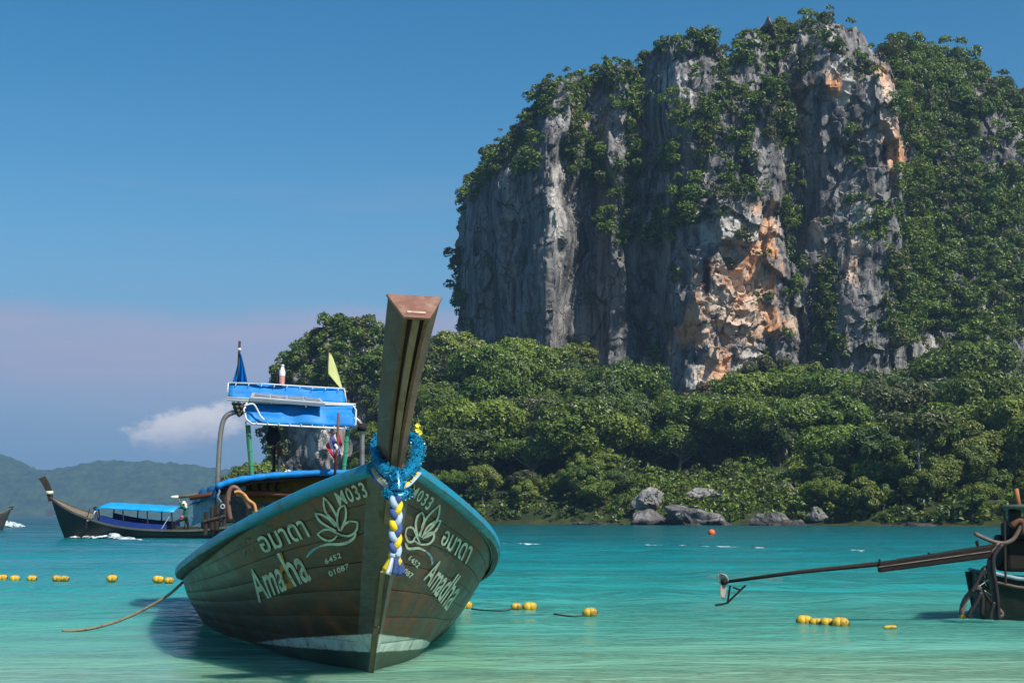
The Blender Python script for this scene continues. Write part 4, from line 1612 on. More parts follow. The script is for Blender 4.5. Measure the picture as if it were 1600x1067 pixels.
def build_prow():
    d = np.array([0, -.718, .696])
    n = np.array([0, .696, .718])
    cl = lambda q: np.array([-.048 + .004 * q - .012 * math.sin(q * 3), -1.185 - .905 * q, 1.395 + .93 * q])
    wr = lambda q: .094 + .060 * q + .006 * q * q
    wf = lambda q: .036 + .034 * q
    dp = lambda q: .085 + .012 * q
    qs = np.linspace(-.10, 1, 14)
    V = np.array([1, 0, 0])
    for side, mt in ((-1, M_PROWGREEN), (1, M_PROWBROWN)):
        rows = []
        for q in qs:
            c = cl(q)
            re, fr = c + n * dp(q) + V * side * wr(q), c - n * (dp(q)) + V * side * wf(q)
            o = np.cross(re - fr, d) * side
            o /= np.linalg.norm(o)
            o = o if o[0] * side > 0 else -o
            rows.append([re, fr, fr - o * .02 - V * side * .004, re - o * .028])
        mb = MB().grid(rows, closed=True)
        k = len(mb.v)
        mb.f += [[0, 1, 2, 3], [k - 1, k - 2, k - 3, k - 4]]
        mb.m += [0, 0]
        bevel(mb.build('prow_side_plank', mt, boat), .004)
    # recessed front board and back board
    rows = []
    for q in qs:
        c = cl(q)
        rows.append([c - n * (dp(q) - .038) + V * wf(q) * 1.0, c - n * (dp(q) - .038) - V * wf(q) * 1.0])
    MB().grid(rows).build('prow_front_board', M_DARKWOOD, boat)
    rows = []
    for q in qs:
        c = cl(q)
        rows.append([c + n * (dp(q) - .006) - V * (wr(q) - .02), c + n * (dp(q) - .006) + V * (wr(q) - .02)])
    solid(MB().grid(rows).build('prow_back_board', M_PROWBROWN, boat), .02)
    # square keel strip down the middle of the front
    rows = []
    for q in np.linspace(-.30, .995, 14):
        c = cl(q) - n * (dp(q) - .01)
        w = .018 + .003 * q
        rows.append([c - V * w + n * .03, c - V * w - n * .022, c + V * w - n * .022, c + V * w + n * .03])
    mb = MB().grid(rows, closed=True)
    mb.f += [[0, 1, 2, 3]]
    mb.m += [0]
    bevel(mb.build('prow_keel_strip', M_KEEL, boat), .003)
    # cap plate over the end grain
    c = cl(1.0)
    ov = .010
    P = [c + n * (dp(1) + ov) - V * (wr(1) + ov), c + n * (dp(1) + ov) + V * (wr(1) + ov), c - n * (dp(1) + ov) + V * (wf(1) + ov), c - n * (dp(1) + ov) - V * (wf(1) + ov)]
    mb = MB().add([p - d * .008 for p in P] + [p + d * .012 for p in P], [(3, 2, 1, 0), (4, 5, 6, 7), (0, 1, 5, 4), (1, 2, 6, 5), (2, 3, 7, 6), (3, 0, 4, 7)])
    cap = bevel(mb.build('prow_cap', M_CAP, boat), .004)
    pm = MB()
    a = c - n * (dp(1) - .028) + d * .0155
    for sx in (-1, 1):
        pass
    P = [a + V * x + n * y + d * z for z in (-.003, .004) for (x, y) in ((-.055, -.008), (.055, -.008), (.055, .010), (-.055, .010))]
    pm.add(P, [(3, 2, 1, 0), (4, 5, 6, 7), (0, 1, 5, 4), (1, 2, 6, 5), (2, 3, 7, 6), (3, 0, 4, 7)])
    pm.build('name_plate', worn('plate_paint', (.50, .36, .30), (.3, .2, .16), 30, .5, .4, 0, .4, .05), cap)
    # small cross board where the prow leaves the deck
    b = MB().box(loc(622, 732, -1.16), (.25, .05, .055), (R(20), 0, 0))
    bevel(b.build('breast_board', M_REDWOOD, boat), .006)


build_prow()

from mathutils.bvhtree import BVHTree


def hull_bvh():
    out = {}
    for side in (-1, 1):
        sg = np.linspace(0, .7, 160) ** 1.3
        rows = [hull_pt(side, sg, np.full_like(sg, t)) for t in np.linspace(0, 1.1, 60)]
        mb = MB().grid(rows)
        out[side] = BVHTree.FromPolygons(mb.v, mb.f)
    return out


HB = hull_bvh()
EYE = B_MI @ Vector((0, 0, CAM_H))
BR3 = B_MI.to_3x3()


def on_hull(side, px, py, off=.007):
    d = (BR3 @ Vector(tuple(ray(px, py)))).normalized()
    h, nrm, _, _ = HB[side].ray_cast(EYE, d)
    if h is None:
        return None
    if nrm.dot(d) > 0:
        nrm = -nrm
    return h + nrm * off


def letters(side, body, quad, mat, bold=.012, name='lettering', spacing=1.0, off=.007):
    cu = bpy.data.curves.new('lettering', 'FONT')
    cu.body = body
    cu.offset = bold
    cu.space_character = spacing
    cu.resolution_u = 4
    o = bpy.data.objects.new('lettering', cu)
    C.objects.link(o)
    dg = bpy.context.evaluated_depsgraph_get()
    me = bpy.data.meshes.new_from_object(o.evaluated_get(dg))
    bpy.data.objects.remove(o)
    V = np.array([v.co[:2] for v in me.vertices])
    lo, hi = V.min(0), V.max(0)
    V = (V - lo) / (hi - lo)
    TL, TR, BR, BL = [np.array(q, float) for q in quad]
    P = (BL * (1 - V[:, :1]) + BR * V[:, :1]) * (1 - V[:, 1:]) + (TL * (1 - V[:, :1]) + TR * V[:, :1]) * V[:, 1:]
    pts = [on_hull(side, p[0], p[1], off) for p in P]
    ok = [p is not None for p in pts]
    for i, v in enumerate(me.vertices):
        v.co = pts[i] if ok[i] else (0, 3, .4)
    me.name = name
    return link(name, me, boat, mat)


def catmull(P, n=8):
    P = [np.array(p, float) for p in P]
    P = [2 * P[0] - P[1]] + P + [2 * P[-1] - P[-2]]
    out = []
    for i in range(1, len(P) - 2):
        for k in range(n):
            t = k / n
            out.append(.5 * ((2 * P[i]) + (-P[i - 1] + P[i + 1]) * t + (2 * P[i - 1] - 5 * P[i] + 4 * P[i + 1] - P[i + 2]) * t * t + (-P[i - 1] + 3 * P[i] - 3 * P[i + 1] + P[i + 2]) * t ** 3))
    out.append(P[-2])
    return out


def brush(side, strokes, w, org, sc, mat, name='emblem_stroke', taper=.55, parent=None):
    mb = MB()
    for S in strokes:
        pts = catmull([(org[0] + x / sc, org[1] + y / sc) for x, y in S])
        n = len(pts)
        L_, R_ = [], []
        for i, p in enumerate(pts):
            t = pts[min(i + 1, n - 1)] - pts[max(i - 1, 0)]
            t = t / (np.linalg.norm(t) + 1e-9)
            nn = np.array([-t[1], t[0]])
            f = i / (n - 1)
            ww = w * (taper + (1 - taper) * math.sin(math.pi * min(max(f, .04), .96)))
            L_.append(on_hull(side, *(p + nn * ww)))
            R_.append(on_hull(side, *(p - nn * ww)))
        for i in range(n - 1):
            q = (L_[i], R_[i], R_[i + 1], L_[i + 1])
            if all(k is not None for k in q):
                mb.add(q, [(0, 1, 2, 3)])
    return mb.build(name, mat, parent or boat)


def paint_marks():
    # starboard side (to the left in the photograph)
    letters(-1, 'M033', [(525.8, 768.2), (569.8, 750), (580.2, 773.5), (534.6, 788.5)], M_LETTER, .012, spacing=1.12, off=.022)
    letters(-1, 'อมาดา', [(401.5, 839.5), (472, 811), (486.5, 837.5), (413.5, 864)], M_LETTER, .014)
    letters(-1, 'Ama', [(385.5, 893), (433, 868.5), (450, 921), (406, 941)], M_LETTER, .014)
    letters(-1, 'd', [(427.5, 868.5), (441, 861.5), (459.5, 916.5), (446.5, 921.5)], M_LETTERRUST, .016)
    letters(-1, 'ha', [(433, 864.5), (463, 851), (489, 905.5), (461.5, 916.5)], M_LETTER, .014)
    letters(-1, '6452', [(507.4, 872.3), (532.7, 861.8), (535, 870), (510, 880.8)], M_LETTER, .022, spacing=1.1)
    letters(-1, '01087', [(513.4, 891.8), (545, 878.6), (547.2, 887), (516.8, 900.4)], M_LETTER, .022, spacing=1.1)
    og, sc = (380, 740), 5.336
    brush(-1, [[(815, 470), (765, 395), (705, 330), (680, 270), (676, 192)], [(676, 192), (728, 250), (772, 325), (795, 380)],
               [(780, 470), (700, 430), (640, 385), (606, 326)], [(606, 326), (665, 340), (722, 375), (775, 435)],
               [(805, 470), (790, 390), (795, 322), (815, 278), (852, 258)], [(852, 258), (864, 310), (858, 375), (835, 430), (815, 472)],
               [(822, 472), (850, 420), (895, 395), (958, 398)], [(958, 398), (956, 452), (925, 496), (875, 515), (815, 503), (770, 480)],
               [(845, 512), (790, 492), (735, 465), (680, 464), (624, 500)], [(624, 500), (665, 535), (715, 555), (762, 542), (788, 512)]], 1.75, og, sc, M_LETTER, 'lotus_emblem')
    brush(-1, [[(640, 602), (720, 584), (800, 584), (875, 568), (928, 532), (946, 490)]], 2.3, og, sc, M_LETTER, 'emblem_swoosh')
    brush(-1, [[(534, 692), (556, 664), (590, 632), (645, 600)]], 2.0, og, sc, M_LETTERBLUE, 'emblem_swoosh')
    # faded older marks further aft
    brush(-1, [[(0, 545), (18, 560)], [(8, 580), (22, 530)], [(30, 556), (56, 545)], [(40, 535), (52, 562)], [(10, 640), (18, 690)], [(75, 615), (92, 640)], [(-60, 600), (-48, 632)], [(-40, 590), (-26, 612)]], .9, og, sc,
          worn('faded_paint', (.16, .185, .145), (.10, .11, .09), 30, .7, .2, 0, .6, .05), 'faded_mark')
    # port side (to the right)
    letters(1, 'M033', [(642.5, 754), (675.5, 777), (664, 795.5), (635, 770)], M_LETTER, .014, spacing=1.12, off=.022)
    letters(1, 'อมาดา', [(696, 826.5), (739, 854.5), (727, 881), (686, 848)], M_LETTER, .016)
    letters(1, 'Amadha', [(681.5, 872), (731, 906), (696, 954), (660, 904.5)], M_LETTER, .014)
    og, sc = (560, 640), 3.5565
    letters(1, '6452', [(640.5, 865.5), (656.5, 879.5), (651, 887), (636, 872.5)], M_LETTER, .022, spacing=1.1)
    letters(1, '01087', [(624.5, 879.5), (645.5, 896), (640.5, 903.5), (619.5, 887)], M_LETTER, .022, spacing=1.1)
    brush(1, [[(338, 703), (355, 632), (392, 578), (449, 526)], [(449, 526), (440, 590), (408, 645), (346, 706)], [(328, 703), (314, 640), (324, 590), (350, 566)], [(350, 566), (362, 606), (350, 655), (332, 695)],
              [(350, 706), (380, 650), (420, 620), (455, 612)], [(455, 612), (430, 662), (392, 695), (352, 712)], [(352, 715), (390, 682), (412, 682), (414, 712), (388, 741), (340, 744), (302, 722)],
              [(340, 744), (322, 705), (300, 656), (268, 654), (256, 690)], [(256, 690), (270, 726), (296, 730), (312, 702)]], 1.7, og, sc, M_LETTER, 'lotus_emblem')
    brush(1, [[(256, 738), (274, 768), (328, 766), (370, 782)]], 2.1, og, sc, M_LETTER, 'emblem_swoosh')
    brush(1, [[(368, 781), (394, 806), (405, 834), (406, 858)]], 1.8, og, sc, M_LETTERBLUE, 'emblem_swoosh')


paint_marks()


# ------------------------------------------------------------------ rig of the moored boat
def cloth(pts, nu, nv, amp, seed, freq=6.0, grav=None):
    """bilinear sheet through 4 corners with folds"""
    A, B_, Cc, D_ = [np.array(p, float) for p in pts]
    nrm = np.cross(B_ - A, D_ - A)
    nrm /= np.linalg.norm(nrm)
    rows = []
    for j in range(nv):
        v = j / (nv - 1)
        row = []
        for i in range(nu):
            u = i / (nu - 1)
            p = (A * (1 - u) + B_ * u) * (1 - v) + (D_ * (1 - u) + Cc * u) * v
            f = float(noise3(u * freq, v * freq * .6, seed, seed)) + .5 * float(noise3(u * freq * 2.3, v * freq * 1.2, seed + 3, seed))
            row.append(p + nrm * amp * f)
        rows.append(row)
    return rows


def build_rig():
    L3 = lambda P, u: [loc(a, b, u) for a, b in P]
    # steel goosenecks
    MB().tube(catmull(L3([(340, 760), (342, 712), (345, 676), (350, 655), (360, 646), (378, 642)], 6.1), 5), .029, 10).build('gooseneck_pipe', M_STEEL, boat, True)
    MB().tube(catmull(L3([(566, 735), (566, 700), (566, 676), (563, 662), (556, 655), (545, 653)], 6.1), 5), .029, 10).build('gooseneck_pipe', M_STEEL, boat, True)
    mb = MB()
    for (a, b) in ((372, 640), (377, 634), (374, 646), (370, 634), (378, 643)):
        mb.tube([loc(a - 5, b - 4, 6.08), loc(a, b + 3, 6.0), loc(a + 5, b - 2, 6.1)], .026, 7)
    mb.build('lashing', M_DARKROPE, boat, True)
    mb = MB().tube([loc(559, 667, 6.06), loc(572, 668, 6.06)], .045, 8)
    mb.build('pipe_clamp', M_BLACK, boat, True)
    # lower visor panel in a rounded frame
    fr = L3([(386, 629), (470, 631), (551, 633)], 5.95) + L3([(556, 640), (556, 662), (549, 670)], 5.88) + L3([(470, 666), (394, 662), (385, 655)], 5.82) + L3([(381, 640), (386, 629)], 5.9)
    MB().tube(fr, .011, 8).build('visor_frame', M_WHITEPIPE, boat, True)
    rows = cloth([loc(384, 630, 5.95), loc(554, 634, 5.95), loc(554, 668, 5.86), loc(386, 660, 5.84)], 26, 8, .022, 4, 7)
    solid(MB().grid(rows).build('visor_panel', M_TARP, boat, True), .006)
    MB().tube(catmull(L3([(381, 634), (395, 631), (402, 640), (407, 650), (413, 656)], 5.8), 5), .011, 7).build('curved_pipe', M_WHITEPIPE, boat, True)
    # upper board, the roof behind it, and the white rail between them
    rows = cloth([loc(358, 598, 6.12), loc(538, 607, 6.12), loc(540, 632, 6.05), loc(357, 622, 6.05)], 24, 6, .02, 9, 7)
    solid(MB().grid(rows).build('roof_front', M_TARP, boat, True), .006)
    a, b = loc(358, 598, 6.14), loc(538, 607, 6.14)
    rows = []
    for q in np.linspace(0, 1, 12):
        rows.append([a * (1 - i / 8) + b * i / 8 + np.array([0, .9 * q, -.06 * q + .02 * math.sin(i * .8)]) for i in range(9)])
    solid(MB().grid(rows).build('roof_sheet', M_TARP, boat, True), .008)
    MB().tube(L3([(357, 598), (420, 600), (480, 604), (538, 607)], 6.09), .009, 6).build('roof_edge_pipe', M_WHITEPIPE, boat, True)
    MB().tube(L3([(357, 598), (355.5, 610), (356, 622)], 6.08), .008, 6).build('roof_edge_pipe', M_WHITEPIPE, boat, True)
    MB().tube(L3([(538, 607), (540, 620), (542, 632)], 6.08), .008, 6).build('roof_edge_pipe', M_WHITEPIPE, boat, True)
    # small ties along the edges of the tarpaulin
    mb = MB()
    for k in range(9):
        f = (k + .5) / 9
        p = loc(358 + 180 * f, 598.5 + 9 * f, 6.07)
        mb.tube([p + np.array([0, 0, -.022]), p + np.array([.012, 0, .010])], .0045, 5)
        p = loc(392 + 156 * f, 661 + 7.5 * f, 5.80)
        mb.tube([p + np.array([0, 0, .018]), p + np.array([.01, 0, -.008])], .0045, 5)
    mb.build('tie', M_WHITE, boat)
    for dz in (0, 1):
        MB().tube(L3([(354.5, 621 + dz * 3.4), (556, 631.6 + dz * 3.4)], 5.98), .0105, 7).build('cross_rail', M_WHITEPIPE, boat, True)
    # solar lamp bar with four windows
    A = [loc(394, 613, 5.98), loc(500, 622, 5.98), loc(508, 630.5, 5.78), loc(391, 621.5, 5.78)]
    dn = np.array([0, .02, -.035])
    P = [np.array(p) for p in A] + [np.array(p) + dn for p in A]
    lamp = MB().add(P, [(0, 1, 2, 3), (7, 6, 5, 4), (3, 2, 6, 7), (0, 3, 7, 4), (1, 0, 4, 5), (2, 1, 5, 6)]).build('lamp_bar', M_ALU, boat)
    A = [np.array(p) for p in A]
    up = np.array([0, -.006, .006])
    for k in range(4):
        u0, u1 = .045 + k * .235, .045 + k * .235 + .215
        q = [A[0] * (1 - u) * (1 - v) + A[1] * u * (1 - v) + A[2] * u * v + A[3] * (1 - u) * v + up for u, v in ((u0, .12), (u1, .12), (u1, .62), (u0, .62))]
        MB().add(q, [(0, 1, 2, 3)]).build('pane', M_PANE, lamp)
    mb = MB()
    for px, py in ((424, 627), (478, 632)):
        mb.tube([loc(px, py, 5.82), loc(px, py + 4, 5.82)], .008, 6)
    mb.build('lamp_bolt', M_WHITE, lamp)
    # green poles and rear legs that carry the roof
    for P in (((388, 664), (390.5, 700), (393.5, 744)), ((543, 671), (540, 705), (536.5, 742))):
        mb = MB().tube(L3(P, 5.95), .024, 9)
        for f in (.25, .5, .78):
            p = np.array(loc(*P[0], 5.95)) * (1 - f) + np.array(loc(*P[2], 5.95)) * f
            mb.tube([p + np.array([0, 0, .008]), p - np.array([0, 0, .008])], .029, 9)
        mb.build('green_pole', M_GREENPOLE, boat, True, 40)
    MB().tube(L3([(384, 658), (386, 690), (391, 742)], 5.9), .006, 5).build('stay_rope', M_DARKROPE, boat)
    MB().tube(L3([(436, 688), (435.5, 720), (434, 748)], 6.3), .009, 6).build('stay_rope', M_DARKROPE, boat)
    MB().tube(L3([(428, 694), (428, 748)], 6.3), .020, 7).build('dark_post', M_DARKWOOD, boat)
    MB().tube(L3([(436.5, 696), (437.5, 716)], 6.25), [.026, .032], 8).build('short_post', M_REDWOOD, boat)
    MB().tube(L3([(436.5, 716), (437, 746)], 6.25), .012, 7).build('short_post', M_STEEL, boat)
    MB().tube(catmull(L3([(437, 713), (441, 722), (446, 732), (449, 738)], 6.2), 4), .010, 6).build('tie_rope', M_ORANGEROPE, boat)

    # passenger shelter: roof with a rolled blue front edge
    ed = catmull([loc(338, 760, 4.9), loc(365, 751, 4.9), (loc(405, 745, 4.9)), loc(450, 741, 4.9), loc(520, 738, 4.9), loc(600, 741, 4.9), loc(660, 752, 4.9), loc(690, 772, 4.9)], 6)
    rr = [.034 + .005 * math.sin(i * 1.7) for i in range(len(ed))]
    MB().tube(ed, rr, 10).build('rolled_edge', M_TARP, boat, True)
    rows = []
    for q in np.linspace(0, 1, 14):
        rows.append([p + np.array([0, 3.2 * q, .02 - .10 * q * q]) for p in ed])
    solid(MB().grid(rows).build('shelter_roof', M_TARPDARK, boat, True), .01)
    mb = MB().tube([loc(338, 766, 4.95), loc(400, 752, 4.95), loc(520, 745, 4.95), loc(690, 778, 4.95)], .022, 8)
    mb.build('roof_beam', M_DARKWOOD, boat, True)
    MB().tube(L3([(296, 778), (350, 769), (420, 771), (460, 772)], 5.05), .026, 8).build('roof_beam', M_REDWOOD, boat, True)
    for (a, b, u) in ((340, 766, 4.95), (690, 778, 4.95)):
        p = np.array(loc(a, b, u))
        for du in (0, 1.6, 3.1):
            MB().tube([p + np.array([0, du, 0]), np.array([p[0] * .98, p[1] + du, .2])], .028, 8).build('shelter_post', M_DARKWOOD, boat, True)
    # olive banner hung under the roof and the slats in front of it
    rows = cloth([loc(385, 752, 5.3), loc(560, 742, 5.3), loc(560, 780, 5.3), loc(382, 784, 5.3)], 18, 6, .03, 14, 6)
    solid(MB().grid(rows).build('banner', M_OLIVE, boat, True), .006)
    for px in (392, 405, 418, 431):
        MB().tube(catmull(L3([(px + 4, 753), (px, 760), (px + 2, 768)], 5.15), 3), .018, 6).build('dark_strap', M_BLACK, boat)
    # faded tarpaulin flap along the left side
    rows = cloth([loc(343, 764, 4.88), loc(302, 778, 5.6), loc(300, 822, 5.5), loc(344, 800, 4.85)], 16, 10, .03, 5, 5)
    solid(MB().grid(rows).build('side_flap', M_TARPSIDE, boat, True), .006)
    rows = cloth([loc(346, 758, 4.9), loc(316, 768, 5.5), loc(296, 790, 5.5), loc(332, 776, 4.9)], 10, 6, .05, 25, 5)
    solid(MB().grid(rows).build('flap_fold', M_TARPDARK, boat, True), .006)
    for (a, b, c, d) in ((331, 792, 331, 830), (322, 800, 321, 836), (351, 775, 350, 822), (340, 785, 338, 828)):
        MB().tube([loc(a, b, 4.8), loc(c, d, 4.8)], .022, 7).build('side_post', M_DARKWOOD, boat)
    MB().tube(L3([(318, 815), (352, 806)], 4.78), .018, 7).build('side_rail', M_DARKWOOD, boat)
    mb = MB()
    for k in range(12):
        q = 2 * math.pi * k / 12
        mb.tube([loc(348 + 3 * math.cos(q), 791 + 3 * math.sin(q), 4.7), loc(348 + 3 * math.cos(q + .55), 791 + 3 * math.sin(q + .55), 4.7)], .006, 5)
    mb.build('ring', M_ALU, boat)


build_rig()


def local_thing(name, p, label, cat, group=None):
    """an Empty turned like the boat, at boat-local point p; returns (root, shift)"""
    w = B_M @ Vector(tuple(float(q) for q in p))
    r = empty(name, w, B_ROT)
    tag(r, label, cat, group)
    return r, np.array(p, float)


def shift(mb, p):
    mb.v = [(a - p[0], b - p[1], c - p[2]) for a, b, c in mb.v]
    return mb


def build_loose():
    L3 = lambda P, u: [loc(a, b, u) for a, b in P]
    # blue pennant
    r, p = local_thing('flag', loc(371, 602, 6.25), 'drooping blue flag on a pole at the left end of the boat canopy', 'flag')
    shift(MB().tube(L3([(374.5, 533), (373, 565), (370.5, 602)], 6.25), [.014, .013, .015], 8), p).build('flag_pole', M_DARKWOOD, r, True)
    shift(MB().tube(L3([(374.3, 544), (374.2, 548)], 6.25), .018, 8), p).build('tie', M_WHITE, r, True)
    rows = []
    for j in range(12):
        v = j / 11
        a, b = loc(374 - 11 * v ** 1.5, 550 + 46 * v, 6.24), loc(375.5 + 12 * v ** .8, 551 + 46 * v, 6.2)
        rows.append([a * (1 - i / 12) + b * i / 12 + np.array([0, .016 * i * v + .05 * math.sin(i * 1.35 + v) * v, 0]) for i in range(13)])
    shift(MB().grid(rows), p).build('flag_cloth', M_PENNANT, r, True)
    # yellow flag
    r, p = local_thing('flag', loc(511, 603, 6.25), 'limp pale yellow flag on a pole at the right end of the boat canopy', 'flag')
    shift(MB().tube(L3([(513.5, 540), (512, 570), (511, 605)], 6.25), .010, 8), p).build('flag_pole', M_DARKWOOD, r, True)
    rows = []
    for j in range(14):
        v = j / 13
        l = (513.2 + 22.5 * max(0, v - .55) / .45 * .92, 550 + 34 * min(v / .55, 1) + max(0, v - .55) / .45 * 25)
        q = (514.5 + 20 * v ** .75 + 2.2 * v, 551 + 62 * v ** 1.15)
        rows.append([loc(l[0], l[1], 6.24) * (1 - i / 8) + loc(q[0], q[1], 6.42) * i / 8 + np.array([0, .025 * math.sin(i * 1.5 + v * 4), 0]) for i in range(9)])
    shift(MB().grid(rows), p).build('flag_cloth', M_FLAGYELLOW, r, True)
    # striped flag at the bow shelter
    r, p = local_thing('flag', loc(523, 742, 4.7), 'crumpled red white and blue striped flag on a short brown pole', 'flag')
    shift(MB().tube(L3([(529, 645), (527, 690), (523, 745)], 4.7), [.014, .013, .014], 8), p).build('flag_pole', M_REDWOOD, r, True)
    for k, (x0, x1, mt) in enumerate(((0, .2, M_RED), (.2, .36, M_WHITE2), (.36, .64, M_FLAGBLUE), (.64, .8, M_WHITE2), (.8, 1, M_RED))):
        rows = []
        for j in range(9):
            v = j / 8
            row = []
            for i in range(5):
                f = x0 + (x1 - x0) * i / 4
                a = np.array([527.5 - 18.5 * f, 671 + 25 * f])
                b = np.array([537 - 13 * f, 693 + 27 * f])
                q = a * (1 - v) + b * v
                row.append(loc(q[0] + .8 * math.sin(v * 5 + f * 3), q[1] + math.sin(f * 6 + v), 4.68) + np.array([0, .03 * math.sin(v * 6 + f * 7) + .10 * v, 0]))
            rows.append(row)
        shift(MB().grid(rows), p).build('flag_stripe', mt, r, True)
    shift(MB().tube(L3([(523, 694), (527, 699), (525, 703)], 4.64), .014, 7), p).build('knot', M_WHITE, r, True)
    # bottle on the roof
    r, p = local_thing('bottle', loc(440, 602, 6.3), 'small red and white bottle with a pale cap standing on the boat canopy', 'bottle')
    mb = MB().lathe([(.030, 0), (.034, .02), (.034, .10), (.026, .13)], 12)
    mb.build('bottle_body', worn('bottle_red', (.60, .22, .17), (.7, .5, .45), 14, .4, .5, 0, .5, .05), r, True)
    MB().lathe([(.034, .10), (.036, .115), (.036, .16), (.022, .19), (.018, .215)], 12).build('bottle_neck', M_WHITE, r, True)
    MB().lathe([(.019, .213), (.021, .22), (.021, .24), (.012, .245)], 12).build('bottle_cap', M_ALU, r, True)
    r, p = local_thing('tool', loc(433, 602, 6.34), 'small dark bundle standing beside the bottle on the canopy', 'bundle')
    MB().lathe([(.028, 0), (.034, .04), (.030, .10), (.020, .15), (.008, .17)], 9).build('bundle', M_BLACK, r, True)
    # black bag
    r, p = local_thing('bag', loc(427, 668, 6.05), 'black cloth bag hanging under the blue visor', 'bag')
    rows = []
    for j in range(9):
        v = j / 8
        w = .085 * math.sin(min(1, .28 + v * .9) * math.pi * .62) * (1 if v < .6 else 1 - (v - .6) * 1.6)
        rows.append([(w * math.cos(q) * (1 + .1 * math.sin(3 * q + v * 4)), w * .6 * math.sin(q), -.215 * v) for q in np.linspace(0, 2 * math.pi, 14, endpoint=False)])
    mb = MB().grid(rows, closed=True)
    mb.f += [list(range(14)), [len(mb.v) - 1 - i for i in range(14)]]
    mb.m += [0, 0]
    mb.build('bag_body', M_BLACK, r, True)
    MB().tube([(0, 0, -.2), (.004, 0, -.25), (-.01, 0, -.30)], .012, 6).build('bag_string', M_BLACK, r, True)
    MB().tube([(-.05, 0, -.01), (0, 0, .05), (.05, 0, -.01)], .008, 6).build('bag_strap', M_BLACK, r, True)
    # bundle of white rag and rope on deck
    r, p = local_thing('rag', loc(449, 741, 6.1), 'white knotted rag at the foot of the small post', 'rag')
    mb = MB()
    for k in range(6):
        q = k * 1.1
        mb.tube([(0.03 * math.cos(q), 0, .03 * math.sin(q)), (.045 * math.cos(q + .6), .02, .035 * math.sin(q + .8)), (.03 * math.cos(q + 1.4), -.02, .04 * math.sin(q + 1.5))], .018, 6)
    mb.build('knotted_cloth', worn('rag', (.5, .62, .62), (.3, .38, .4), 9, .9, .1, 0, .4, .3), r, True)
    # hose and ropes over the side
    r, p = local_thing('hose', loc(357, 806, 4.4), 'looped brown hose standing up behind the teal rail', 'hose')
    shift(MB().tube(catmull(L3([(360, 812), (357, 790), (357, 772), (362, 762), (369, 762), (376, 770), (384, 782), (390, 795)], 4.4), 6), .024, 9), p).build('hose_loop', M_BROWNHOSE, r, True)
    r, p = local_thing('rope', loc(370, 770, 4.3), 'orange rope trailing over the rail beside the brown hose', 'rope')
    shift(MB().tube(catmull(L3([(366, 769), (374, 768), (382, 773), (388, 781), (397, 788), (400, 800)], 4.3), 6), .016, 8), p).build('rope_strand', M_ORANGEROPE, r, True)
    shift(MB().tube(catmull(L3([(368, 773), (378, 774), (385, 782), (393, 791)], 4.32), 6), .012, 8), p).build('rope_strand', M_ORANGEROPE, r, True)
    # pole sticking out to the left with a rag on it
    r, p = local_thing('boat_pole', loc(268, 777, 6.6), 'grey bamboo pole sticking out from the shelter roof to the left', 'pole')
    shift(MB().tube(L3([(267, 777), (300, 774), (352, 766)], 6.0), [.016, .022, .026], 8), p).build('pole_shaft', M_STEM, r, True)
    shift(MB().tube(L3([(267, 777), (279, 776)], 6.0), .019, 8), p).build('pole_tip', M_WHITEPIPE, r, True)
    # stern mooring rope into the water at the left
    r = empty('mooring_rope', tuple(on_water(100, 985, 0.02)))
    tag(r, 'mooring rope sagging from the left side of the boat down into the water', 'rope')
    q0 = B_M @ Vector(tuple(loc(286, 909, 3.7)))
    q3 = on_water(98, 985.5, .0)
    pts = []
    pxs = [(286, 909), (262, 930), (230, 949), (190, 968), (150, 980), (120, 984.5), (98, 985.5)]
    for i, (a, b) in enumerate(pxs):
        f = (i / (len(pxs) - 1))
        Y = q0.y * (1 - f) + q3[1] * f
        pts.append(at(a, b, Y) - np.array(r.location))
    MB().tube(catmull(pts, 6), .014, 8).build('rope_line', M_ROPE, r, True)


build_loose()


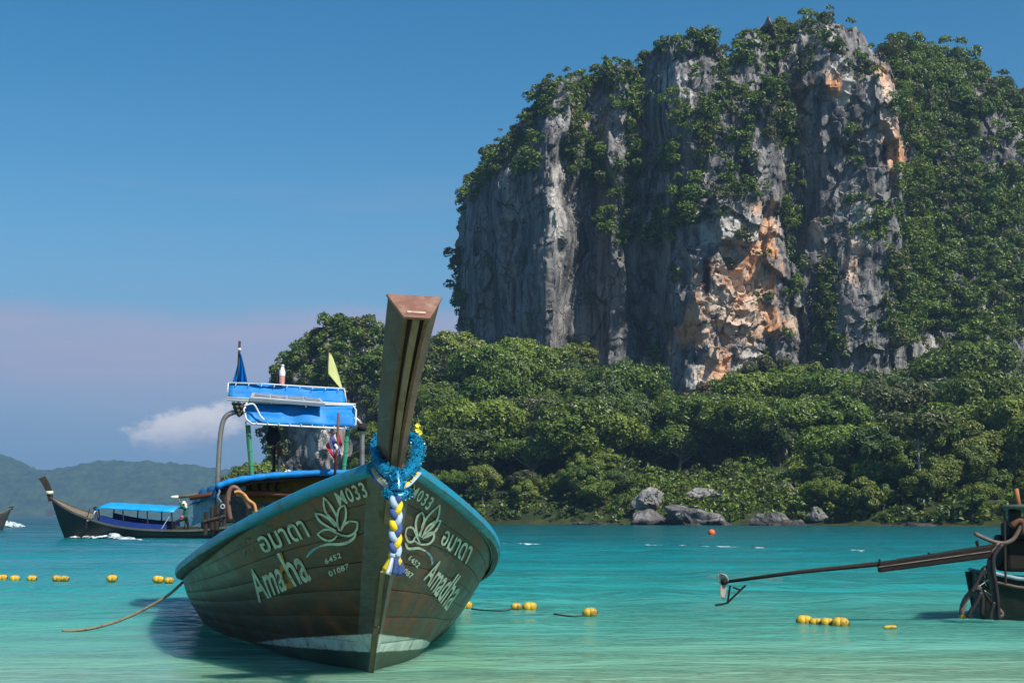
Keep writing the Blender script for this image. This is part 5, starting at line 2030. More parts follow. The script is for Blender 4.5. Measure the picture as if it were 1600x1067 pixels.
# ------------------------------------------------------------------ garland on the bow
def build_garland():
    g = np.random.default_rng(17)
    r, p = local_thing('garland', loc(620, 750, -1.5), 'blue tinsel garland with yellow, white and navy ribbons hanging round the prow', 'garland')

    def tinsel(path, rad, n, nm, closed=False):
        P = np.array(catmull(path, 6))
        mb = MB().tube(P, rad * .78, 9)
        shift(mb, p).build(nm + '_core', M_TINSEL, r, True)
        seg = np.linalg.norm(np.diff(P, axis=0), axis=1)
        cum = np.concatenate([[0], np.cumsum(seg)])
        V = []
        for _ in range(n):
            d = g.uniform(0, cum[-1])
            c = np.array([np.interp(d, cum, P[:, k]) for k in range(3)])
            o = g.normal(0, 1, 3)
            o /= np.linalg.norm(o)
            a = np.cross(o, g.normal(0, 1, 3))
            a /= np.linalg.norm(a)
            w = .0065
            bulge = 1 + .16 * math.sin(d * 95)
            e = c + o * rad * g.uniform(.8, 1.06) * bulge + a * .006
            b0 = c + o * rad * .35
            V += [b0 - a * w, b0 + a * w, e + a * w * .6, e - a * w * .6]
        V = np.array(V) - p
        me = quads_mesh(nm, V, np.arange(len(V)).reshape(-1, 4))
        tag(link(nm, me, r, M_TINSEL), kind='stuff')

    main = [loc(*q) for q in ((607, 684, -1.02), (594, 686, -1.06), (588, 700, -1.16), (590, 717, -1.26), (600, 733, -1.38), (619, 745, -1.46), (637, 738, -1.42), (648, 722, -1.30), (653, 704, -1.18), (651, 688, -1.08), (640, 682, -1.02))]
    tinsel(main, .050, 2600, 'tinsel_loop')
    tinsel([loc(*q) for q in ((620, 740, -1.5), (621, 755, -1.54), (621, 768, -1.56))], .052, 700, 'tinsel_drop')
    tinsel([loc(*q) for q in ((605, 769, -1.53), (613, 774, -1.56), (624, 776, -1.57), (636, 770, -1.54))], .040, 800, 'tinsel_knot')

    def strip(path, w, mt, nm, tw=0.0, up=(0, 0, 1)):
        P = np.array(catmull(path, 6))
        rows = []
        n = len(P)
        for i in range(n):
            t = P[min(i + 1, n - 1)] - P[max(i - 1, 0)]
            t /= np.linalg.norm(t)
            q = np.cross(t, np.array([0, -1, 0.25]))
            q /= np.linalg.norm(q)
            q = q * math.cos(tw * i / n) + np.array([0, 1, 0]) * math.sin(tw * i / n)
            ww = w if np.ndim(w) == 0 else np.interp(i / (n - 1), [0, 1], w)
            rows.append([P[i] - q * ww, P[i] - q * ww * .3 + np.array([0, -.006, 0]), P[i] + q * ww * .3 + np.array([0, -.006, 0]), P[i] + q * ww])
        solid(shift(MB().grid(rows), p).build(nm, mt, r, True), .004)

    # sashes wrapped round the bow
    for k, mt in enumerate((M_NAVY, M_SKYBLUE, M_YELLOW, M_SKYBLUE)):
        dx, dy = k * 2.4, -k * 1.6
        strip([loc(*q) for q in ((577.5 + dx, 725 + dy, -1.12 - k * .008), (580 + dx, 738 + dy, -1.25 - k * .008), (588 + dx, 750 + dy, -1.38 - k * .008), (600 + dx * .7, 761 + dy, -1.47 - k * .008), (612, 767 + dy * .5, -1.52))], .0085, mt, 'sash')
    for k, mt in enumerate((M_SKYBLUE, M_YELLOW)):
        strip([loc(*q) for q in ((657 - k * 3, 738 + k * -1, -1.22), (650 - k * 3, 747 - k, -1.33), (640 - k * 3, 757 - k * 2, -1.44), (628, 765 - k * 2, -1.52))], .0085, mt, 'sash')
    # plait of three ribbons hanging straight down
    top, bot = np.array(loc(619, 776, -1.58)), np.array(loc(617, 868, -1.58))
    for k, mt in enumerate((M_YELLOW, M_NAVY, M_SKYBLUE)):
        pts, rad = [], []
        for i in range(44):
            f = i / 43
            a = f * 2 * math.pi * 1.75 + k * 2 * math.pi / 3
            pts.append(top * (1 - f) + bot * f + np.array([.022 * math.sin(a), .016 * math.sin(2 * a) - .01, 0]))
            rad.append(.0175 + .005 * abs(math.sin(a * 1.5)))
        shift(MB().tube(pts, rad, 9), p).build('plait_strand', mt, r, True)
    # tassel
    cols = [M_YELLOW, M_YELLOW, M_YELLOW, M_WHITE, M_SKYBLUE, M_NAVY, M_SKYBLUE, M_NAVY, M_WHITE, M_NAVY, M_YELLOW, M_NAVY]
    for k, mt in enumerate(cols):
        f = k / (len(cols) - 1)
        ex, ey = 599 + 29 * f + g.normal(0, 1), [893, 890, 896, 897, 895, 893, 897, 897, 888, 899, 880, 897][k]
        u = -1.58 - .02 * math.sin(f * 3.1) + g.normal(0, .008)
        strip([loc(612 + 9 * f, 866, u), loc(608 + 17 * f, 877, u - .012), loc(ex, ey, u)], [.012, .019], mt, 'tassel_strip', g.uniform(-.5, .5))
    b = np.array(loc(617, 868, -1.6))
    shift(MB().tube([b + np.array([-.03, 0, .004]), b, b + np.array([.03, 0, -.004])], .018, 8), p).build('tassel_knot', M_SKYBLUE, r, True)
    # yellow flowers tucked behind the prow
    r2, p2 = local_thing('flower', loc(653, 676, -1.06), 'bunch of bright yellow flowers tucked behind the prow above the garland', 'flowers')
    mb = MB()
    for k in range(12):
        c = np.array(loc(653 + g.normal(0, 2.2), 672 + g.normal(0, 5), -1.06 + g.normal(0, .02)))
        for j in range(6):
            q = j * math.pi / 3 + k
            e = np.array([math.cos(q), -.4, math.sin(q)]) * .017
            s = np.array([-math.sin(q), 0, math.cos(q)]) * .007
            mb.add([c, c + e * .6 + s, c + e, c + e * .6 - s], [(0, 1, 2, 3)])
    shift(mb, p2).build('petals', worn('petal', (.80, .72, .06), (.6, .62, .05), 8, .6, .3, 0, .2, .1), r2)
    mb = MB()
    for k in range(4):
        mb.tube([loc(648 + k, 690, -1.05), loc(651 + k, 672, -1.05)], .004, 5)
    shift(mb, p2).build('stem', M_GREENPOLE, r2)


build_garland()


# ------------------------------------------------------------------ people (one continuous skin each)
M_SKIN = worn('skin', (.27, .15, .095), (.22, .12, .08), 8, .6, .3, 0, .2, .05)
M_SHIRTGREEN = worn('dark_green_shirt', (.015, .115, .075), (.01, .07, .05), 7, .85, .2, 0, .3, .3)
M_TROUSERS = worn('black_trousers', (.014, .014, .018), (.03, .03, .03), 7, .85, .2, 0, .3, .3)
M_SHIRTWHITE = worn('white_shirt', (.70, .71, .74), (.5, .5, .54), 7, .85, .2, 0, .2, .3)
M_HAIR = worn('black_hair', (.012, .010, .009), (.02, .015, .012), 20, .6, .3, 0, .2, .4)
M_PINK = worn('pink_cloth', (.62, .10, .19), (.45, .07, .14), 8, .8, .2, 0, .3, .2)
M_HATCLOTH = worn('pale_flowered_cloth', (.66, .62, .50), (.40, .33, .25), 30, .9, .1, 0, .5, .3)


def figure(parent, joints, bones, radii, regions):
    """joints: name -> xyz; bones: pairs; regions: function(co) -> material index"""
    names = list(joints)
    me = bpy.data.meshes.new('body')
    me.from_pydata([joints[n] for n in names], [(names.index(a), names.index(b)) for a, b in bones], [])
    o = bpy.data.objects.new('body', me)
    C.objects.link(o)
    sk = o.modifiers.new('skin', 'SKIN')
    lay = me.skin_vertices[0] if me.skin_vertices else None
    if lay is None:
        me.attributes.new  # the modifier makes its own layer on evaluation
    bm = __import__('bmesh').new()
    bm.from_mesh(me)
    sl = bm.verts.layers.skin.verify()
    bm.verts.ensure_lookup_table()
    for i, n in enumerate(names):
        r_ = radii[n]
        bm.verts[i][sl].radius = (r_, r_) if np.ndim(r_) == 0 else r_
        bm.verts[i][sl].use_root = (n == 'pelvis')
    bm.to_mesh(me)
    bm.free()
    sub = o.modifiers.new('sub', 'SUBSURF')
    sub.levels = sub.render_levels = 2
    dg = bpy.context.evaluated_depsgraph_get()
    out = bpy.data.meshes.new_from_object(o.evaluated_get(dg))
    bpy.data.objects.remove(o)
    out.name = 'body'
    out.materials.clear()
    b = link('body', out, parent, [M_SKIN, M_SHIRTGREEN, M_TROUSERS, M_SHIRTWHITE])
    out.polygons.foreach_set('use_smooth', [True] * len(out.polygons))
    for p in out.polygons:
        p.material_index = regions(p.center)
    return b


def driver(parent_M, at_local):
    w = parent_M @ Vector(at_local)
    r = empty('person', w, (0, 0, R(8)))
    tag(r, 'person in green shirt and black trousers standing with one arm raised in the travelling boat', 'person')
    # faces the bow (-x); x along the boat
    J = {'pelvis': (.06, 0, .80), 'belly': (.08, 0, .98), 'chest': (.06, 0, 1.18), 'neck': (.02, 0, 1.36), 'head': (-.02, 0, 1.45), 'crown': (-.03, 0, 1.58),
         'shl': (.05, -.19, 1.30), 'ell': (-.16, -.26, 1.42), 'wrl': (-.24, -.24, 1.66), 'hal': (-.26, -.24, 1.76),
         'shr': (.05, .19, 1.30), 'elr': (.10, .25, 1.04), 'wrr': (-.06, .22, .88), 'har': (-.14, .20, .84),
         'hil': (.02, -.11, .76), 'knl': (-.40, -.15, .62), 'anl': (-.46, -.15, .10), 'tol': (-.62, -.16, .04),
         'hir': (.10, .11, .76), 'knr': (.20, .14, .42), 'anr': (.26, .14, .07), 'tor': (.10, .15, .03)}
    Bn = [('pelvis', 'belly'), ('belly', 'chest'), ('chest', 'neck'), ('neck', 'head'), ('head', 'crown'), ('chest', 'shl'), ('shl', 'ell'), ('ell', 'wrl'), ('wrl', 'hal'), ('chest', 'shr'), ('shr', 'elr'), ('elr', 'wrr'), ('wrr', 'har'),
          ('pelvis', 'hil'), ('hil', 'knl'), ('knl', 'anl'), ('anl', 'tol'), ('pelvis', 'hir'), ('hir', 'knr'), ('knr', 'anr'), ('anr', 'tor')]
    Rd = dict(pelvis=(.15, .12), belly=(.145, .11), chest=(.165, .12), neck=.055, head=.085, crown=.07, shl=.068, ell=.05, wrl=.034, hal=.035, shr=.068, elr=.05, wrr=.034, har=.035,
              hil=.095, knl=.066, anl=.045, tol=.04, hir=.095, knr=.066, anr=.045, tor=.04)

    def reg(c):
        if c.z > 1.37 and abs(c.y) < .14:
            return 0
        if c.z > 1.60 and c.y < -.15:
            return 0
        if abs(c.y) > .16 and c.x < -.03 and .75 < c.z < .95:
            return 0
        if c.z > .86:
            return 1
        return 2 if c.z > .09 else 0
    figure(r, J, Bn, Rd, reg)
    # cloth hat with a neck flap
    MB().lathe([(.14, 0), (.15, .015), (.105, .03), (.10, .09), (.07, .13), (.02, .145)], 14, (-.03, 0, 1.52), (0, R(-8), 0)).build('hat', M_HATCLOTH, r, True)
    rows = [[(.06 + .05 * v + .02 * math.sin(i * 1.3), .11 * math.cos(q), 1.54 - .27 * v) for i, q in enumerate(np.linspace(0, math.pi, 10))] for v in np.linspace(0, 1, 5)]
    rows = [[(.0 + .12 * math.sin(q) + .03 * v, .12 * math.cos(q), 1.54 - .27 * v) for q in np.linspace(0, math.pi, 10)] for v in np.linspace(0, 1, 5)]
    solid(MB().grid(rows).build('neck_flap', M_HATCLOTH, r, True), .01)
    MB().box((-.035 - .075, 0, 1.475), (.03, .022, .035)).build('nose', M_SKIN, r)
    mb = MB()
    for k in range(5):
        mb.tube([(-.27, -.27 + .016 * k, 1.77), (-.275 - .01 * k, -.27 + .016 * k, 1.83 - .004 * abs(k - 2)), (-.30, -.27 + .015 * k, 1.85)], .008, 5)
    mb.build('finger', M_SKIN, r)
    MB().lathe([(.05, 0), (.09, .03), (.09, .10), (.04, .13)], 10, (-.10, -.14, .80)).build('waist_pouch', M_PINK, r, True)
    return r


def passenger(parent_M, at_local, facing=0):
    w = parent_M @ Vector(at_local)
    r = empty('person', w, (0, 0, R(facing)))
    tag(r, 'person in white shirt sitting low behind the fore deck of the travelling boat', 'person')
    J = {'pelvis': (0, 0, .14), 'belly': (.0, 0, .30), 'chest': (-.03, 0, .48), 'neck': (-.05, 0, .64), 'head': (-.07, 0, .73), 'crown': (-.08, 0, .85),
         'shl': (-.03, -.18, .58), 'ell': (-.10, -.24, .34), 'wrl': (-.30, -.16, .28), 'hal': (-.38, -.13, .28), 'shr': (-.03, .18, .58), 'elr': (-.10, .24, .34), 'wrr': (-.30, .16, .28), 'har': (-.38, .13, .28),
         'hil': (-.04, -.10, .12), 'knl': (-.42, -.14, .16), 'anl': (-.48, -.13, -.26), 'tol': (-.60, -.13, -.30), 'hir': (-.04, .10, .12), 'knr': (-.42, .14, .16), 'anr': (-.48, .13, -.26), 'tor': (-.60, .13, -.30)}
    Bn = [('pelvis', 'belly'), ('belly', 'chest'), ('chest', 'neck'), ('neck', 'head'), ('head', 'crown'), ('chest', 'shl'), ('shl', 'ell'), ('ell', 'wrl'), ('wrl', 'hal'), ('chest', 'shr'), ('shr', 'elr'), ('elr', 'wrr'), ('wrr', 'har'),
          ('pelvis', 'hil'), ('hil', 'knl'), ('knl', 'anl'), ('anl', 'tol'), ('pelvis', 'hir'), ('hir', 'knr'), ('knr', 'anr'), ('anr', 'tor')]
    Rd = dict(pelvis=(.15, .13), belly=(.15, .11), chest=(.17, .12), neck=.055, head=.085, crown=.07, shl=.07, ell=.05, wrl=.036, hal=.04, shr=.07, elr=.05, wrr=.036, har=.04,
              hil=.09, knl=.065, anl=.045, tol=.04, hir=.09, knr=.065, anr=.045, tor=.04)

    def reg(c):
        if c.z > .655 and abs(c.y) < .14:
            return 0
        if c.x < -.2 and c.z > .2:
            return 0
        return 3 if c.z > .17 else 2
    figure(r, J, Bn, Rd, reg)
    MB().lathe([(.088, 0), (.098, .04), (.09, .10), (.05, .14), (.01, .15)], 12, (-.07, 0, .745), (0, R(12), 0)).build('hair', M_HAIR, r, True)
    return r


# ------------------------------------------------------------------ smaller longtail boats
def small_longtail(name, label, loc_, rot, L, sheer, beam, mat_hull, mat_rail, prow_tip, bow_foot=0.0):
    """bow at x=0 (waterline foot), stern toward +x; returns the root"""
    r = empty(name, loc_, rot)
    tag(r, label, 'boat')
    xs = [s[0] for s in sheer]
    zs = [s[1] for s in sheer]
    sg = np.linspace(0, 1, 40)
    xg = xs[0] + (xs[-1] - xs[0]) * sg
    zg = spl(xs, zs, xg)
    vg = beam * np.interp(sg, [0, .06, .15, .3, .5, .75, 1], [.06, .34, .62, .88, 1.0, .86, .42])
    xw = bow_foot + (xs[-1] - .35 - bow_foot) * sg
    vw = beam * np.interp(sg, [0, .06, .15, .3, .5, .75, 1], [.02, .17, .38, .64, .78, .66, .2])
    for side, nm in ((-1, 'hull_side'), (1, 'hull_side')):
        rows = []
        for t in np.linspace(0, 1, 7):
            rows.append(np.stack([xg * (1 - t) + xw * t, side * (vg * (1 - t) + vw * t + .05 * beam * math.sin(math.pi * t)), zg * (1 - t)], -1))
        rows.append(np.stack([xw + .1, side * vw * .4, xw * 0 - .35], -1))
        mb = MB().grid(rows)
        solid(mb.build(nm, mat_hull, r, True), .03)
        rows = []
        for (a, b) in ((-.03, .04), (.04, .04), (.05, -.06), (-.02, -.05)):
            rows.append(np.stack([xg, side * (vg + a), zg + b], -1))
        rows = [[rows[j][i] for j in range(4)] for i in range(len(sg))]
        MB().grid(rows, closed=True).build('rail', mat_rail, r, True, 40)
    # fore deck
    n = 13
    rows = [[(xg[i], -vg[i] + .03, zg[i] - .02), (xg[i], 0, zg[i] + .03), (xg[i], vg[i] - .03, zg[i] - .02)] for i in range(n)]
    MB().grid(rows).build('fore_deck', M_DECK, r)
    i = n - 1
    MB().add([(xg[i], -vg[i] + .03, zg[i] - .02), (xg[i], vg[i] - .03, zg[i] - .02), (xg[i], vg[i] * .7, .1), (xg[i], -vg[i] * .7, .1)], [(0, 1, 2, 3)]).build('bulkhead', M_DARKWOOD, r)
    rows = [[(xg[i], -vg[i] * .72, .10), (xg[i], vg[i] * .72, .10)] for i in range(n - 1, len(sg))]
    MB().grid(rows).build('floor_board', M_DECK, r)
    # prow post
    a, b = Vector((xs[0] - .02, 0, zs[0] - .15)), Vector(prow_tip)
    d = (b - a).normalized()
    nn = d.cross(Vector((0, 1, 0)))
    rows = []
    for q in np.linspace(0, 1, 6):
        c = a.lerp(b, q) + nn * (-.10 * math.sin(q * math.pi))
        w, h = .09 + .06 * q, .12 + .03 * q
        rows.append([c + Vector((0, -w, 0)) + nn * h, c + Vector((0, -w * .4, 0)) - nn * h, c + Vector((0, w * .4, 0)) - nn * h, c + Vector((0, w, 0)) + nn * h])
    mb = MB().grid(rows, closed=True)
    mb.f += [[0, 1, 2, 3], [len(mb.v) - 4 + k for k in range(4)]]
    mb.m += [0, 0]
    mb.build('prow', M_DARKWOOD, r)
    return r, xg, vg, zg


def build_travelling_boat():
    a, b = on_water(101, 838), on_water(330, 842.5)
    Y0 = 74.0
    bow = np.array([at(101, 838, Y0)[0], Y0, 0.0])
    rot = (R(5), 0, R(-9))
    sc = Y0 / 2222.2
    sheer = [(-.72, 2.05), (.1, 1.62), (1.3, 1.16), (2.6, .80), (4.2, .56), (6.0, .47), (8.0, .50), (9.4, .66)]
    MH = hull_material('green_black_hull', (.020, .034, .028), (.045, .030, .022), (.035, .060, .048), False)
    r, xg, vg, zg = small_longtail('longtail_boat', 'dark longtail boat with a bright blue flat roof travelling left across the bay', bow, rot, 10, sheer, .95, MH, M_STEM, (-1.22, 0, 3.10))
    W = lambda x: float(np.interp(x, xg, vg))
    Z = lambda x: float(np.interp(x, xg, zg))
    # roof
    rows = []
    for x in np.linspace(2.15, 6.35, 14):
        top = 1.80 - .055 * (x - 2.15) - (.14 if x < 2.2 else 0)
        rows.append([(x, 1.02 * math.sin(q), top - .26 * (1 - math.cos(q * .92)) / .6 * .6 + .015 * math.sin(x * 9)) for q in np.linspace(-1.45, 1.45, 11)])
    solid(MB().grid(rows).build('roof', worn('light_blue_tarpaulin', (.008, .30, .60), (.05, .36, .62), 3, .4, .5, 0, .3, .4), r, True), .03)
    for s in (-1, 1):
        for x in (2.3, 3.6, 4.9, 6.2):
            MB().tube([(x, s * W(x) * .92, Z(x)), (x, s * .93, 1.54 - .05 * (x - 2.3))], .035, 7).build('roof_post', M_DARKWOOD, r)
        rows = [[(x, s * (W(x) + .02), Z(x) + .02), (x, s * (W(x) - .02), Z(x) + .34 - .02 * (x - 2.3))] for x in np.linspace(2.3, 5.9, 10)]
        solid(MB().grid(rows).build('side_panel', worn('deep_blue_canvas', (.008, .035, .20), (.006, .02, .12), 5, .7, .3, 0, .3, .4), r), .02)
        MB().tube([(5.6, s * W(5.6), Z(5.6)), (6.2, s * .9, 1.36)], .022, 6).build('brace', M_WHITEPIPE, r)
    for x in (3.0, 4.0, 5.0):
        bevel(MB().box((x, 0, .42), (.3, 1.3, .05)).build('bench', M_DECK, r), .01)
    for x in (1.25, 1.7):
        MB().box((x, 0, Z(x) - .1), (.06, 1.3, .12)).build('cross_beam', M_DECK, r)
    MB().tube([(1.5, -.5, Z(1.5)), (1.62, -.5, Z(1.5) + .42)], .022, 6).build('short_post', M_DARKWOOD, r)
    bevel(MB().box((7.9, 0, .72), (.9, .5, .5)).build('engine_block', M_IRON, r), .05)
    MB().tube([(8.2, 0, .9), (9.6, 0, .75), (12.4, .1, -.1)], [.06, .045, .035], 8).build('propeller_shaft', M_IRON, r)
    MB().tube([(7.6, -.1, .9), (6.9, -.15, 1.05)], .02, 6).build('tiller', M_IRON, r)
    # ribbons on the bow
    rows = [[(-.66 + .03 * math.sin(v * 6) + .02 * i, -.20 - .03 * i + .02 * math.sin(v * 5), 1.86 - .75 * v) for i in range(4)] for v in np.linspace(0, 1, 8)]
    solid(MB().grid(rows).build('bow_ribbon', worn('magenta_ribbon', (.45, .04, .26), (.3, .03, .2), 9, .7, .3, 0, .3, .2), r), .012)
    MB().lathe([(.16, 0), (.20, .05), (.20, .13), (.16, .18)], 10, (-.82, 0, 2.22)).build('bow_garland', M_HATCLOTH, r, True)
    bpy.context.view_layer.update()
    Mw = Matrix.LocRotScale(Vector(tuple(float(q) for q in bow)), Euler(rot), None)
    driver(Mw, (6.55, -.25, .22))
    passenger(Mw, (1.95, -.50, .74), 8)
    return bow


BOW2 = build_travelling_boat()


def build_far_boat():
    Y0 = 112.0
    p = at(24, 823, Y0)
    sheer = [(-.6, 1.75), (.3, 1.25), (1.6, .95), (3.2, .75), (5.2, .6), (7.5, .6), (9.0, .75)]
    rot = (R(4), 0, R(180 + 14))
    MH = hull_material('grey_black_hull', (.030, .036, .036), (.04, .035, .03), (.06, .075, .07), False)
    r, xg, vg, zg = small_longtail('longtail_boat', 'grey dark hull end of a distant boat at the far left edge trailing white foam', (p[0] - 1.0, Y0, 0), rot, 9, sheer, .9, MH, M_STEM, (-.62, 0, 1.85))
    rows = [[(x, 1.0 * math.sin(q), 1.9 - .22 * (1 - math.cos(q))) for q in np.linspace(-1.4, 1.4, 9)] for x in np.linspace(2.6, 6.6, 8)]
    solid(MB().grid(rows).build('roof', M_TARPDARK, r, True), .03)
    for s in (-1, 1):
        for x in (2.8, 4.6, 6.4):
            MB().tube([(x, s * .8, .6), (x, s * .9, 1.72)], .03, 6).build('roof_post', M_DARKWOOD, r)


build_far_boat()


# ------------------------------------------------------------------ the boat at the right edge, seen stern first, with its engine on a long shaft
def build_engine_boat():
    Y0 = 15.0
    P = lambda px, py, dy=0.0: at(px, py, Y0 + dy)
    base = P(1556, 966)
    base[2] = 0
    r = empty('longtail_boat', tuple(base))
    tag(r, 'dark longtail boat stern at the right edge with bent hoses and a long engine shaft', 'boat')
    S = lambda mb: shift(mb, base)
    MH = hull_material('black_green_hull', (.012, .018, .014), (.035, .022, .016), (.02, .032, .026), False)
    half = .62
    # hull: stern at px 1556, running out of the picture to the right
    xs = np.concatenate([np.linspace(0, 1, 16), np.linspace(1.3, 8.6, 16)])
    for s in (-1, 1):
        w = lambda x: half * np.interp(x, [0, .5, 1.5, 4, 7, 8.6], [.30, .62, .95, 1.05, .7, .1])
        z = lambda x: np.interp(x, [0, .35, 1, 3, 6, 8.6], [.50, .42, .38, .40, .75, 1.45])
        rows = []
        for t in np.linspace(0, 1, 6):
            rows.append([base + np.array([x * (1 - .0 * t) - (.05 - .07 * t if x < .01 else 0), s * w(x) * (1 - .35 * t) + .6, z(x) * (1 - t) - .12 * t]) for x in xs])
        mb = S(MB().grid(rows))
        solid(mb.build('hull_side', MH, r, True), .025)
        for dz, rad, mt in ((.02, .022, M_SKYRAIL), (-.07, .016, M_PINKPIPE)):
            S(MB().tube([base + np.array([x, s * (w(x) + .015) + .6, z(x) + dz]) for x in xs], rad, 7)).build('rail', mt, r, True)
    rows = [[base + np.array([0.0, -half * .3 * (1 - .35 * t) + .6, .50 * (1 - t) - .12 * t]), base + np.array([0.0, half * .3 * (1 - .35 * t) + .6, .50 * (1 - t) - .12 * t])] for t in np.linspace(0, 1, 5)]
    S(MB().grid(rows)).build('transom', MH, r)
    rows = [[base + np.array([x, -w(x) * .85 + .6, .12]), base + np.array([x, w(x) * .85 + .6, .12])] for x in xs]
    S(MB().grid(rows)).build('floor_board', M_DARKWOOD, r)
    # roof on posts
    a = P(1568, 797)
    rows = [[a + np.array([x + .345 * y, y, .01 * math.sin(x * 5) + .035 * math.cos(y * 1.4)]) for y in np.linspace(-.1, 1.3, 7)] for x in np.linspace(0, 4.6, 12)]
    solid(S(MB().grid(rows)).build('roof_board', worn('grey_green_board', (.10, .13, .10), (.04, .05, .04), 6, .6, .3, 0, .4, .2), r, True), .045)
    for x, y in ((.01, 0), (.01, 1.2), (2.2, 0), (2.2, 1.2), (4.5, 0), (4.5, 1.2)):
        p = a + np.array([x + .345 * y, y, 0])
        S(MB().tube([p, np.array([p[0] - .02, p[1], .40])], .012, 7)).build('roof_post', M_DARKWOOD, r)
    S(MB().tube([P(1588, 763), P(1590, 780), P(1593, 796)], [.022, .028, .026], 8)).build('upright_stick', worn('rusty_stick', (.36, .14, .06), (.2, .08, .04), 8, .7, .3, 0, .5, .3), r, True)
    # engine
    e = P(1592, 868, .25)
    bevel(S(MB().box(e + np.array([.10, .2, 0]), (.46, .40, .34))).build('engine_block', M_IRON, r), .04)
    bevel(S(MB().box(e + np.array([.10, .2, .25]), (.34, .30, .20))).build('engine_head', M_IRON, r), .03)
    S(MB().lathe([(.05, -.02), (.17, 0), (.17, .06), (.05, .08)], 16, e + np.array([-.16, .2, .05]), (0, R(90), 0))).build('flywheel', M_IRON, r, True, 40)
    S(MB().tube(catmull([P(1580, 822), P(1592, 812), P(1598, 818), P(1600, 835)], 5), .034, 9)).build('exhaust_pipe', M_REDWOOD, r, True)
    S(MB().lathe([(.05, 0), (.07, .02), (.07, .16), (.05, .18)], 12, P(1586, 822, .1))).build('air_filter', M_RUBBER, r, True)
    mb = S(MB().tube(catmull([P(1523, 833), P(1537, 840), P(1556, 847), (P(1570, 848)), P(1583, 842), P(1592, 828), P(1598, 815)], 5), [.022] * 31, 9))
    mb.build('tiller_handle', M_PINKPIPE, r, True)
    # long shaft
    S(MB().tube([P(1128, 909.5), P(1250, 893.5), P(1372, 881.5), P(1572, 850)], [.017, .019, .022, .026], 10)).build('propeller_shaft', M_IRON, r, True)
    S(MB().tube([P(1136, 907), P(1250, 891), P(1370, 878)], .008, 6)).build('shaft_tube', M_DARKWOOD, r, True)
    q = [P(1371, 878), P(1548, 851), P(1548, 871), P(1373, 894)]
    d = np.array([0, .09, 0])
    bevel(S(MB().add([k - d * .5 for k in q] + [k + d * .5 for k in q], [(0, 3, 2, 1), (4, 5, 6, 7), (0, 1, 5, 4), (1, 2, 6, 5), (2, 3, 7, 6), (3, 0, 4, 7)])).build('shaft_casing', M_IRON, r), .012)
    S(MB().tube([P(1372, 886, -.05), P(1548, 861, -.05)], .007, 6)).build('casing_rod', M_PINKPIPE, r)
    for px, py in ((1375, 877), (1452, 867), (1528, 848)):
        S(MB().tube([P(px, py + 4), P(px - 1, py - 4)], .012, 7)).build('casing_bolt', M_IRON, r)
    S(MB().tube([P(1530, 858), P(1526, 849), P(1525, 846)], .012, 6)).build('casing_lever', M_IRON, r)
    # propeller: hub and two blades
    hub = S(MB().tube([P(1127, 909.8), P(1136, 908.6)], .028, 10)).build('propeller_hub', M_IRON, r, True)

    def blade(tip, root, w, nm):
        A, B_ = np.array(root), np.array(tip)
        ax = B_ - A
        L = np.linalg.norm(ax)
        ax /= L
        sd = np.cross(ax, np.array([0, 1, 0]))
        rows = []
        for v in np.linspace(0, 1, 9):
            ww = w * (math.sin(math.pi * (.16 + .80 * v)) ** .7)
            rows.append([A + ax * L * v + (sd * c + np.array([0, .5 * c, 0])) * ww + np.array([0, .02 * (1 - c * c), 0]) for c in np.linspace(-1, 1, 6)])
        solid(S(MB().grid(rows)).build(nm, worn('worn_bronze', (.40, .34, .29), (.22, .17, .14), 12, .5, .4, .2, .4, .2), r, True), .010)
    blade(P(1124, 896.5), P(1134, 911), .050, 'propeller_blade')
    blade(P(1129, 935), P(1131, 910), .034, 'propeller_blade')
    blade(P(1136, 912, .14), P(1132, 910, .02), .036, 'propeller_blade')
    # skeg under the propeller
    for A in (((1165, 914), (1148, 930), (1136, 942)), ((1141, 914), (1139, 928), (1137, 940)), ((1117, 945), (1128, 944), (1137, 941)), ((1145, 917), (1156, 921))):
        S(MB().tube([P(*k) for k in A], .011, 7)).build('skeg_bar', M_IRON, r)
    # bent hoses hanging at the stern into the water
    hoses = [([(1560, 848), (1551, 862), (1545, 885), (1548, 905), (1553, 930), (1556, 968)], .026, M_PINKPIPE), ([(1566, 850), (1553, 868), (1552, 890), (1556, 915), (1559, 942), (1560, 968)], .024, M_RUBBER),
             ([(1539, 888), (1531, 900), (1524, 915), (1518, 925)], .024, M_RUBBER), ([(1532, 917), (1521, 923), (1510, 934), (1504, 948), (1503, 964)], .030, M_PINKPIPE),
             ([(1522, 920), (1530, 921), (1535, 935), (1534, 962)], .026, M_RUBBER), ([(1533, 925), (1526, 940), (1517, 955), (1512, 964)], .024, M_RUBBER),
             ([(1545, 885), (1535, 890), (1539, 905)], .020, M_RUBBER), ([(1538, 926), (1546, 938), (1552, 948)], .016, M_IRON), ([(1553, 940), (1549, 955), (1547, 967)], .022, M_RUBBER), ([(1560, 950), (1566, 960), (1553, 966)], .020, M_PINKPIPE)]
    for k, (A, rad, mt) in enumerate(hoses):
        S(MB().tube(catmull([P(a_, b_, -.06 * (k % 3)) for a_, b_ in A], 5), rad, 9)).build('bent_hose', mt, r, True)
    S(MB().tube([P(1503, 960), P(1503.3, 966)], .032, 9)).build('hose_end', M_BUOY, r)
    for A in (((1534, 897), (1541, 915)), ((1528, 917), (1545, 905)), ((1538, 922), (1550, 930))):
        S(MB().tube([P(*k) for k in A], .004, 5)).build('tie_wire', M_WHITEPIPE, r)


M_SKYRAIL = worn('pale_blue_rail', (.30, .38, .42), (.15, .18, .2), 8, .4, .5, 0, .4, .1)
build_engine_boat()


